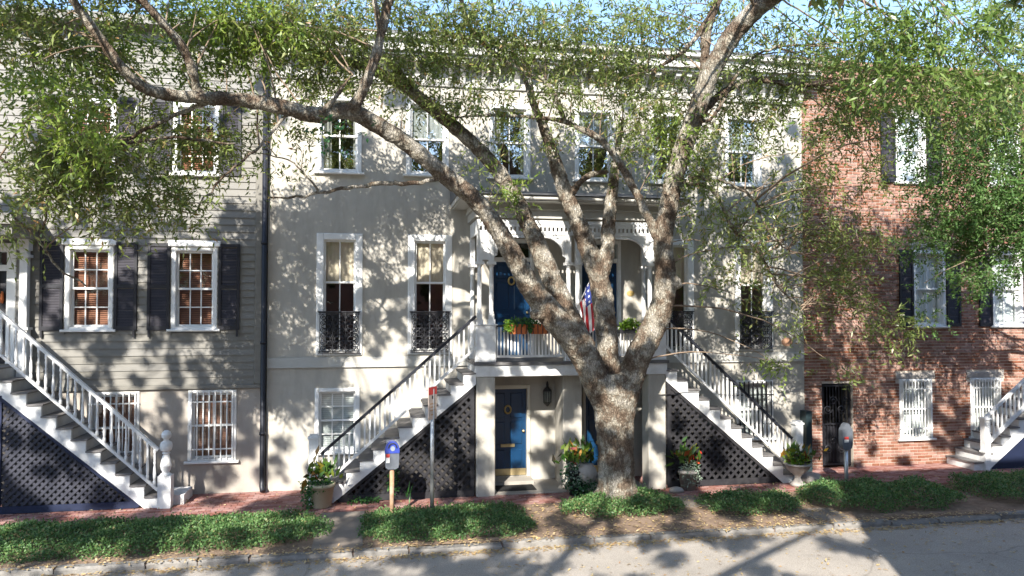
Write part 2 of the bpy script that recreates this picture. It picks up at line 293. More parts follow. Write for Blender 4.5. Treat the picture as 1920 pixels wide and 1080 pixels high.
# pavers laid in running bond
pv = []
for r in range(19):
    y = -1.945 + r * .104; x = -12 + (r % 2) * .105
    while x < 20:
        pv.append((x, y)); x += .21
def paver_mesh():
    return MB().add([(0, 0, -.05), (.2, 0, -.05), (.2, .094, -.05), (0, .094, -.05), (0, 0, -.004), (.2, 0, -.004), (.2, .094, -.004), (0, .094, -.004), (.008, .008, 0), (.192, .008, 0), (.192, .086, 0), (.008, .086, 0)],
                    [(0, 1, 5, 4), (1, 2, 6, 5), (2, 3, 7, 6), (3, 0, 4, 7), (4, 5, 9, 8), (5, 6, 10, 9), (6, 7, 11, 10), (7, 4, 8, 11), (8, 9, 10, 11)])
pm = paver_mesh(); pme = pm.mesh('brick_paver', m_paver)
order = sorted(range(len(pv)), key=lambda i: (pv[i][0] - 1.0) ** 2 * .15 + (pv[i][1] + 1.9) ** 2 * 8)
near = set(order[:300]); rest = MB()
for i, (x, y) in enumerate(pv):
    z = random.uniform(-.004, .004)
    if i in near: put('brick_paver', pme, pav, (x, y, z))
    else:
        rest.add([(a + x, b + y, c + z) for a, b, c in pm.v], pm.f); rest.t += [random.random()] * len(pm.f)
rest.build('brick_paving', m_paver, pav, kind='stuff')
# granite kerb
kerb = put('kerb', bx(-60, 60, -4.29, -4.175, -.35, -.03).mesh('kerb', m_sand), kind='structure')
x = -14.
while x < 20:
    l = random.uniform(.6, 1.6); d = random.uniform(-.03, .03); z = random.uniform(-.035, .015); b = random.uniform(.015, .035)
    MB().add([(x, -4.34 + d, -.34), (x + l - .02, -4.34 + d + random.uniform(-.01, .01), -.34), (x + l - .02, -4.17, -.34), (x, -4.17, -.34),
              (x, -4.335 + d, z - b), (x + l - .02, -4.335 + d, z - b + random.uniform(-.01, .01)), (x + l - .02, -4.17, z + .01), (x, -4.17, z + .01),
              (x + .015, -4.335 + d + b, z + .01), (x + l - .035, -4.335 + d + b, z + .012)],
             [(0, 1, 5, 4), (1, 2, 6, 9, 5), (2, 3, 7, 6), (3, 0, 4, 8, 7), (4, 5, 9, 8), (8, 9, 6, 7)]).build('kerb_stone', m_kerb, kerb)
    x += l
# ------------------------------------------------------------------ building helpers
def wall_open(mb, x0, x1, z0, z1, opens, y0, y1):
    X = sorted({x0, x1, *[c for o in opens for c in o[:2] if x0 < c < x1]}); Z = sorted({z0, z1, *[c for o in opens for c in o[2:4] if z0 < c < z1]})
    def solid(i, j):
        if i < 0 or j < 0 or i >= len(X) - 1 or j >= len(Z) - 1: return None
        cx = (X[i] + X[i + 1]) / 2; cz = (Z[j] + Z[j + 1]) / 2
        return not any(o[0] < cx < o[1] and o[2] < cz < o[3] for o in opens)
    for i in range(len(X) - 1):
        for j in range(len(Z) - 1):
            a, b, c, d = X[i], X[i + 1], Z[j], Z[j + 1]
            if solid(i, j):
                mb.add([(a, y0, c), (b, y0, c), (b, y0, d), (a, y0, d)], [(0, 1, 2, 3)]); mb.add([(a, y1, c), (b, y1, c), (b, y1, d), (a, y1, d)], [(3, 2, 1, 0)])
                for k, (ii, jj, e) in enumerate(((i - 1, j, ((a, c), (a, d))), (i + 1, j, ((b, d), (b, c))), (i, j - 1, ((b, c), (a, c))), (i, j + 1, ((a, d), (b, d))))):
                    if solid(ii, jj) in (False, None):
                        (p, q), (r, s) = e; mb.add([(p, y0, q), (r, y0, s), (r, y1, s), (p, y1, q)], [(0, 1, 2, 3)])
    return mb
def shell(parent, x0, x1, z1, y1, mat):
    m = MB(); m.box(x0, x0 + .25, .3, y1, -.2, z1).box(x1 - .25, x1, .3, y1, -.2, z1).box(x0 + .25, x1 - .25, y1 - .25, y1, -.2, z1 - .01)
    m.box(x0 + .25, x1 - .25, .3, y1 - .25, z1 - .3, z1 - .02); m.box(x0 + .25, x1 - .25, .3, y1 - .25, -.2, -.05)
    m.build('side_and_rear_walls', mat, parent)
    i = MB(); i.box(x0 + .3, x1 - .3, 3.0, 3.1, 0, z1 - .4)
    for z in (2.62, 6.0): i.box(x0 + .3, x1 - .3, .31, 3.0, z - .1, z)
    i.build('interior', m_dark, parent)
def slats(mb, x0, x1, z0, z1, y, pitch=.045, w=.04, tilt=.7):
    z = z0
    while z < z1:
        dy = w / 2 * math.cos(tilt); dz = w / 2 * math.sin(tilt)
        mb.add([(x0, y - dy, z - dz), (x1, y - dy, z - dz), (x1, y + dy, z + dz), (x0, y + dy, z + dz)], [(0, 1, 2, 3)]); z += pitch
    return mb
def curtain(mb, x0, x1, z0, z1, y, amp=.025, n=None):
    n = n or int((x1 - x0) / .02) + 4; vs = []
    for k in range(n + 1):
        x = x0 + (x1 - x0) * k / n; yy = y + amp * math.sin(k * 1.1) + amp * .5 * math.sin(k * .47 + 1)
        vs += [(x, yy, z0), (x, yy, z1)]
    return mb.add(vs, [(2 * k, 2 * k + 2, 2 * k + 3, 2 * k + 1) for k in range(n)])
def window(parent, x0, x1, z0, z1, rail=.5, cols=2, rows=(1, 1), casing=.09, y=0., backing=None, glass=None, mat=None, sill=True, header=False, label=None):
    """one sash window: the casing is the part, sashes / muntins / panes its pieces"""
    mat = mat or m_white; glass = glass or m_glass
    c = casing; m = MB()
    m.bev(x0 - .01, x0 + c, y - .03, y + .16, z0, z1, .012).bev(x1 - c, x1 + .01, y - .03, y + .16, z0, z1, .012).bev(x0 + c, x1 - c, y - .026, y + .16, z1 - c, z1, .012)
    m.box(x0 + c, x1 - c, y - .022, y + .16, z0, z0 + c * .6)
    w = m.build('window', mat, parent, label=label)
    if sill: MB().bev(x0 - .07, x1 + .07, y - .085, y + .02, z0 - .05, z0, .01).build('sill', mat, w)
    if header: MB().bev(x0 - .07, x1 + .07, y - .07, y + .02, z1, z1 + .13, .02).build('header', mat, w)
    gx0, gx1 = x0 + c, x1 - c; gz0, gz1 = z0 + c * .6, z1 - c; zr = gz0 + (gz1 - gz0) * rail; st = .042
    for si, (a, b, yy, nr) in enumerate(((gz0, zr + .02, y + .10, rows[1]), (zr - .02, gz1, y + .06, rows[0]))):
        f = MB(); f.box(gx0, gx0 + st, yy, yy + .035, a, b).box(gx1 - st, gx1, yy, yy + .035, a, b).box(gx0 + st, gx1 - st, yy + .001, yy + .034, a, a + st).box(gx0 + st, gx1 - st, yy + .001, yy + .034, b - st, b)
        f.build('sash', mat, w)
        px0, px1, pz0, pz1 = gx0 + st, gx1 - st, a + st, b - st
        for k in range(1, cols):
            x = px0 + (px1 - px0) * k / cols; bx(x - .011, x + .011, yy + .004, yy + .03, pz0, pz1).build('muntin', mat, w)
        for k in range(1, nr):
            z = pz0 + (pz1 - pz0) * k / nr; bx(px0, px1, yy + .006, yy + .028, z - .011, z + .011).build('muntin', mat, w)
        for i in range(cols):
            for j in range(nr):
                a0 = px0 + (px1 - px0) * i / cols; a1 = px0 + (px1 - px0) * (i + 1) / cols; b0 = pz0 + (pz1 - pz0) * j / nr; b1 = pz0 + (pz1 - pz0) * (j + 1) / nr
                t = random.uniform(-.0025, .0025); u = random.uniform(-.0025, .0025)
                MB().add([(a0, yy + .018 + t, b0), (a1, yy + .018 - t, b0), (a1, yy + .018 - t + u, b1), (a0, yy + .018 + t + u, b1)], [(0, 1, 2, 3)]).build('pane', glass, w)
    if backing:
        kind, bm = backing; q = MB()
        if kind == 'slats': slats(q, gx0, gx1, gz0, gz1, y + .175, .042, .044, .95); nm = 'blind'
        elif kind == 'half': slats(q, gx0, gx1, zr + .1, gz1, y + .24, .03, .034, 1.2); nm = 'blind'
        elif kind == 'upper': curtain(q, gx0 - .01, gx1 + .01, zr - .03, gz1, y + .165, .008); nm = 'shade'
        elif kind == 'sides': curtain(q, gx0 - .02, gx0 + .2, gz0, gz1, y + .19); curtain(q, gx1 - .1, gx1 + .02, gz0, gz1, y + .19); nm = 'curtain'
        else: curtain(q, gx0 - .02, gx1 + .02, gz0, gz1, y + .175, .01); nm = 'curtain'
        q.build(nm, bm, w)
    return w
def shutter(parent, x0, x1, z0, z1, y=-.06, label=None):
    m = MB(); s = .055; zm = z0 + (z1 - z0) * .5
    m.box(x0, x0 + s, y, y + .04, z0, z1).box(x1 - s, x1, y, y + .04, z0, z1).box(x0 + s, x1 - s, y + .002, y + .038, z0, z0 + .09).box(x0 + s, x1 - s, y + .002, y + .038, z1 - .07, z1).box(x0 + s, x1 - s, y + .002, y + .038, zm - .04, zm + .04)
    sh = m.build('shutter', m_shut, parent, label=label)
    q = MB(); slats(q, x0 + s, x1 - s, z0 + .1, zm - .045, y + .022, .032, .036, .95); slats(q, x0 + s, x1 - s, zm + .06, z1 - .075, y + .022, .032, .036, .95)
    q.build('louvres', m_louv, sh, kind='stuff'); return sh
def clip_line(poly, p, d):
    """clip an infinite line p + t d to a convex polygon"""
    t0, t1 = -1e9, 1e9; n = len(poly)
    cx = sum(a for a, _ in poly) / n; cz = sum(b for _, b in poly) / n
    for i in range(n):
        ax, az = poly[i]; bx_, bz = poly[(i + 1) % n]; nx, nz = -(bz - az), bx_ - ax
        if (cx - ax) * nx + (cz - az) * nz < 0: nx, nz = -nx, -nz
        num = (ax - p[0]) * nx + (az - p[1]) * nz; den = d[0] * nx + d[1] * nz
        if abs(den) < 1e-9:
            if num > 0: return None
            continue
        t = num / den
        if den > 0: t0 = max(t0, t)
        else: t1 = min(t1, t)
    return (t0, t1) if t1 - t0 > .05 else None
def lattice(parent, poly, y, pitch, w, mat):
    xs_ = [a for a, _ in poly]; zs_ = [b for _, b in poly]; s = math.sqrt(.5)
    for k, d in enumerate(((s, s), (s, -s))):
        nrm = (-d[1], d[0]); vals = [a * nrm[0] + b * nrm[1] for a, b in poly]; v = min(vals) + pitch * .5
        while v < max(vals):
            p = (nrm[0] * v, nrm[1] * v); c = clip_line(poly, p, d)
            if c:
                a = (p[0] + d[0] * c[0], y + k * .013, p[1] + d[1] * c[0]); b = (p[0] + d[0] * c[1], y + k * .013, p[1] + d[1] * c[1])
                MB().bar(a, b, w, .012).build('lattice_slat', mat, parent)
            v += pitch
def staircase(parent, xb, xt, zt, yf, yb, nr, lat_mat, board_mat, bal, railmat, pitch, sw, label, railtop, lat_y, newel=None, riser_mat=None):
    """straight flight along x from (xb, 0) up to (xt, zt); bal = baluster mesh builder"""
    sg = 1 if xt > xb else -1; run = (xt - xb) / (nr - 1); rise = zt / nr
    pts = []
    for i in range(nr):
        pts += [(xb + i * run, i * rise), (xb + i * run, (i + 1) * rise - .03)]
    up = list(pts); up.append((xt + .0 * sg, zt - .03))
    low = [(xt, zt - .45), (xb + run * 1.0, 0)]
    poly = up[1:] + low + [(xb, 0)]
    if sg < 0: poly = poly[::-1]
    st = MB().prism(poly[::-1] if sg > 0 else poly[::-1], yf, yf + .05).build('staircase', m_whitewood, parent, label=label)
    MB().prism(poly[::-1], yb - .05, yb).build('stringer', m_whitewood, st)
    for i in range(nr - 1):
        x0 = xb + i * run; z = (i + 1) * rise
        bx(min(x0 - .035 * sg, x0 + run), max(x0 - .035 * sg, x0 + run), yf - .03, yb, z - .03, z).build('tread', m_tread, st)
    for i in range(nr):
        x0 = xb + i * run; bx(x0 + .002 * sg, x0 + .02 * sg, yf + .052, yb - .052, i * rise, (i + 1) * rise - .031).build('riser', riser_mat or m_riser, st)
    # railing
    yy = yf + .03; slope = zt / (xt - xb)
    hz = lambda x: rise + (x - xb) * slope
    a, b = xb + .02 * sg, xt - .0 * sg
    MB().bar((a, yy, hz(a) + .09), (b, yy, hz(b) + .09), .05, .06).build('bottom_rail', m_whitewood, st)
    MB().bar((a, yy, hz(a) + railtop), (b, yy, hz(b) + railtop), .055, .085).build('handrail', railmat, st)
    n = int(abs(xt - xb) / pitch); me = bal(railtop - .11)
    for k in range(n):
        x = a + (b - a) * (k + .5) / n
        o = put('baluster', me, st, (x, yy, hz(x) + .10))
    if newel: newel(st, xb, yy)
    # lattice under the flight
    xl = xt - .03 * sg; x1 = xb + run * 1.5; zs = lambda x: (zt - .45) * (x - (xb + run)) / (xt - xb - run) - .03
    tri = [(x1 + .15 * sg, .14), (xl, .14), (xl, zs(xl) - .06)]
    lattice(st, tri, lat_y, sw[0], sw[1], lat_mat)
    bk_ = [(x1 + .15 * sg, .02), (xl, .02), (xl, zs(xl) - .02)]
    MB().prism(bk_ if sg < 0 else bk_[::-1], lat_y + .22, lat_y + .24).build('void_shade_panel', m_dark, st)  # dark sheet standing in for the shade of the open void under the flight
    MB().bar((x1, lat_y - .012, .075), (xl, lat_y - .012, .075), .13, .03).build('lattice_board', board_mat, st)
    MB().bar((x1 - .05 * sg, lat_y - .014, zs(x1 - .05 * sg) + .01), (xl, lat_y - .014, zs(xl) + .01), .09, .03).build('lattice_board', board_mat, st)
    MB().bar((xl - .04 * sg, lat_y - .016, .14), (xl - .04 * sg, lat_y - .016, zs(xl)), .08, .03).build('lattice_board', board_mat, st)
    return st
def square_baluster(h): return bx(-.017, .017, -.017, .017, 0, h).mesh('baluster', m_whitewood)
def turned_baluster(h):
    pr = [(.030, 0), (.030, .10), (.018, .115), (.026, .14), (.031, .22), (.024, .34), (.016, .42), (.026, .45), (.016, .48), (.022, .58), (.018, h - .12), (.027, h - .10), (.027, h)]
    return MB().lathe(pr, n=8).mesh('baluster', m_whitewood, True)
# limb paths (x, y, z, radius) and foliage masses (centre, radii, cover, kind), metres
LIMBS = {'T': [(4.681, -2.3, -0.311, 0.5244), (4.682, -2.3, 0.001, 0.4513), (4.673, -2.3, 0.418, 0.3991), (4.664, -2.3, 0.993, 0.3785), (4.634, -2.3, 1.621, 0.4104), (4.614, -2.3, 2.198, 0.4739), (4.572, -2.3, 2.567, 0.3687)], 'A': [(4.591, -2.3, 1.78, 0.3051), (4.34, -2.375, 2.212, 0.3029), (4.028, -2.45, 2.835, 0.3109), (3.689, -2.525, 3.337, 0.3186), (3.271, -2.6, 3.749, 0.2851), (2.922, -2.68, 4.153, 0.2371), (2.65, -2.76, 4.6, 0.2101), (2.351, -2.84, 5.1, 0.1984), (1.859, -2.92, 5.763, 0.1816), (1.232, -3.0, 6.252, 0.1744), (0.489, -3.3, 6.76, 0.1597), (-0.218, -3.6, 7.105, 0.1638), (-0.55, -3.75, 7.169, 0.1612), (-0.972, -3.9, 7.029, 0.1495), (-1.422, -4.05, 7.074, 0.1381), (-1.976, -4.2, 7.126, 0.1268), (-2.489, -4.433, 7.086, 0.1152), (-2.971, -4.667, 7.028, 0.104), (-3.338, -4.9, 7.053, 0.0974), (-3.543, -5.067, 7.209, 0.088), (-3.825, -5.233, 7.618, 0.075), (-4.116, -5.4, 8.059, 0.0662), (-4.313, -5.6, 8.436, 0.0504)], 'B': [(4.036, -2.35, 3.047, 0.2401), (3.805, -2.25, 3.536, 0.2413), (3.512, -2.175, 4.156, 0.2314), (3.174, -2.1, 5.011, 0.2004), (2.938, -2.1, 5.513, 0.1842), (2.702, -2.1, 5.983, 0.1681), (2.255, -2.1, 6.653, 0.1569), (1.75, -2.1, 7.148, 0.1509), (1.022, -2.1, 7.742, 0.1446), (0.424, -2.225, 8.13, 0.122), (-0.175, -2.35, 8.353, 0.1001), (-0.851, -2.475, 8.472, 0.0689), (-1.597, -2.6, 8.677, 0.0435)], 'C': [(4.602, -2.2, 2.135, 0.265), (4.587, -2.15, 2.66, 0.2341), (4.55, -2.1, 3.275, 0.2351), (4.48, -2.05, 4.044, 0.236), (4.407, -2.0, 4.475, 0.226), (4.282, -1.975, 4.864, 0.2262), (4.023, -1.95, 5.509, 0.1885), (3.721, -1.925, 6.251, 0.1668), (3.496, -1.9, 6.929, 0.1453), (3.315, -1.875, 7.491, 0.1077), (3.1, -1.85, 7.975, 0.0808), (2.941, -1.825, 8.463, 0.0647), (2.671, -1.8, 9.108, 0.0431)], 'C2': [(3.767, -2.0, 6.025, 0.0857), (4.001, -2.0, 6.355, 0.0752), (4.257, -2.0, 6.547, 0.0647), (4.639, -2.0, 6.635, 0.0488)], 'D': [(4.429, -2.0, 4.476, 0.183), (4.593, -1.983, 4.91, 0.1675), (4.623, -1.967, 5.443, 0.1571), (4.71, -1.95, 6.09, 0.1359), (4.786, -1.933, 6.685, 0.109), (4.873, -1.917, 7.219, 0.0656), (4.973, -1.9, 7.778, 0.0439)], 'E': [(4.727, -2.35, 1.678, 0.294), (4.878, -2.4, 2.319, 0.3044), (4.999, -2.467, 2.731, 0.288), (5.152, -2.533, 3.099, 0.2718), (5.483, -2.6, 3.788, 0.2616), (5.557, -2.7, 4.444, 0.2292), (5.466, -2.8, 5.123, 0.2018), (5.552, -2.95, 5.904, 0.2003), (5.646, -3.1, 6.55, 0.1987), (5.877, -3.3, 7.382, 0.1969), (6.19, -3.5, 8.335, 0.1953), (6.529, -3.9, 9.017, 0.1958), (6.924, -4.5, 9.409, 0.1791), (7.291, -5.6, 9.661, 0.1393), (7.387, -7.0, 9.629, 0.0928)], 'E2': [(6.066, -3.2, 7.806, 0.0918), (6.146, -3.25, 8.515, 0.0968), (6.182, -3.3, 9.168, 0.1017), (6.381, -3.35, 9.728, 0.0916), (6.536, -3.4, 10.336, 0.0712)], 'E3': [(6.36, -3.3, 9.623, 0.0663), (5.929, -3.233, 8.97, 0.056), (5.578, -3.167, 8.631, 0.0458), (5.066, -3.1, 8.346, 0.0254)], 'E4': [(5.39, -2.8, 5.153, 0.1034), (5.076, -2.75, 5.816, 0.088), (4.642, -2.7, 6.643, 0.0828), (4.262, -2.65, 7.117, 0.0776), (3.87, -2.6, 7.33, 0.062), (3.479, -2.55, 7.481, 0.0516), (2.753, -2.5, 7.543, 0.041), (1.932, -2.45, 7.538, 0.0357), (1.274, -2.4, 7.449, 0.0203)], 'E4b': [(3.572, -2.6, 7.421, 0.0463), (3.414, -2.643, 7.827, 0.0461), (3.153, -2.686, 8.192, 0.0459), (2.76, -2.729, 8.3, 0.0506), (2.372, -2.771, 8.488, 0.0552), (1.88, -2.814, 8.856, 0.0548), (1.634, -2.857, 9.195, 0.0495), (1.449, -2.9, 9.743, 0.0444)], 'E5': [(5.955, -3.1, 7.363, 0.0922), (6.356, -3.117, 7.833, 0.0875), (6.737, -3.133, 8.118, 0.0724), (7.176, -3.15, 8.304, 0.0675), (7.731, -3.167, 8.267, 0.0574), (8.522, -3.183, 8.241, 0.0421), (9.444, -3.2, 8.104, 0.0213)], 'E6': [(5.74, -3.0, 6.293, 0.0667), (6.35, -2.983, 6.19, 0.0466), (6.644, -2.967, 5.836, 0.0468), (6.838, -2.95, 5.424, 0.0417), (7.372, -2.933, 4.984, 0.0367), (7.853, -2.917, 4.252, 0.0317), (8.355, -2.9, 3.851, 0.0159)], 'E7': [(5.861, -3.1, 6.362, 0.0409), (6.762, -3.05, 6.264, 0.0311), (7.256, -3.0, 5.993, 0.0314), (7.595, -2.95, 5.407, 0.0263), (8.079, -2.9, 4.997, 0.0159)], 'E8': [(5.932, -3.2, 7.369, 0.0458), (6.345, -3.25, 7.549, 0.0357), (6.876, -3.3, 8.438, 0.0256), (7.52, -3.35, 8.875, 0.0258), (8.28, -3.4, 8.958, 0.0155)], 'K': [(5.513, -2.7, 4.507, 0.1354), (5.713, -2.8, 4.369, 0.114), (5.79, -2.85, 4.243, 0.062)], 'K2': [(3.355, -2.6, 3.708, 0.1732), (3.061, -2.7, 3.749, 0.1513), (2.866, -2.75, 3.71, 0.0802)], 'A2': [(-0.417, -3.8, 7.171, 0.0983), (-0.173, -3.9, 7.641, 0.098), (-0.0, -4.0, 8.174, 0.0887), (0.119, -4.1, 8.682, 0.0882), (0.253, -4.2, 9.274, 0.0747)], 'A2b': [(0.06, -4.0, 8.429, 0.0533), (-0.038, -4.1, 8.76, 0.0528), (-0.075, -4.2, 9.248, 0.0393)], 'A3': [(-2.698, -4.4, 7.076, 0.0863), (-2.727, -4.56, 7.316, 0.0811), (-2.846, -4.72, 7.704, 0.0759), (-3.078, -4.88, 8.007, 0.0707), (-3.365, -5.04, 8.301, 0.0656), (-3.605, -5.2, 8.6, 0.0492)], 'A4': [(-0.922, -4.0, 7.041, 0.0611), (-0.711, -4.0, 7.245, 0.0526), (-0.584, -4.0, 7.473, 0.0351), (-0.414, -4.0, 7.704, 0.0176)], 'B2': [(0.678, -2.2, 7.997, 0.092), (0.341, -2.267, 8.409, 0.0811), (0.04, -2.333, 8.675, 0.0603), (-0.422, -2.4, 8.824, 0.0348)], 'F1': [(1.319, -3.0, 6.225, 0.0388), (0.644, -3.04, 6.1, 0.0431), (0.031, -3.08, 6.066, 0.0426), (-0.614, -3.12, 5.945, 0.0375), (-1.243, -3.16, 5.8, 0.0278), (-1.815, -3.2, 5.742, 0.0137)], 'F2': [(-0.975, -3.15, 5.856, 0.0232), (-1.195, -3.233, 6.133, 0.0184), (-1.498, -3.317, 6.383, 0.0137), (-2.096, -3.4, 6.481, 0.009)], 'F3': [(-5.369, -4.6, 6.029, 0.027), (-4.953, -4.575, 5.736, 0.0234), (-4.747, -4.55, 5.551, 0.0274), (-4.786, -4.525, 5.16, 0.0196), (-4.895, -4.5, 4.69, 0.0117)], 'F4': [(-5.303, -4.4, 5.243, 0.0236), (-4.929, -4.333, 4.822, 0.0198), (-4.695, -4.267, 4.47, 0.02), (-4.345, -4.2, 4.194, 0.0121)], 'F5': [(-4.301, -5.0, 6.102, 0.0303), (-3.683, -4.733, 6.261, 0.0275), (-3.014, -4.467, 6.444, 0.0244), (-2.21, -4.2, 6.437, 0.0168)], 'F6': [(-2.339, -4.4, 7.136, 0.0372), (-3.249, -4.45, 6.667, 0.0324), (-4.122, -4.5, 6.135, 0.0278), (-4.748, -4.55, 5.629, 0.0235), (-5.218, -4.6, 5.374, 0.0154)], 'F7': [(-1.427, -4.0, 7.034, 0.0347), (-1.898, -4.133, 6.378, 0.0255), (-2.352, -4.267, 5.913, 0.0208), (-2.786, -4.4, 5.301, 0.0123)]}
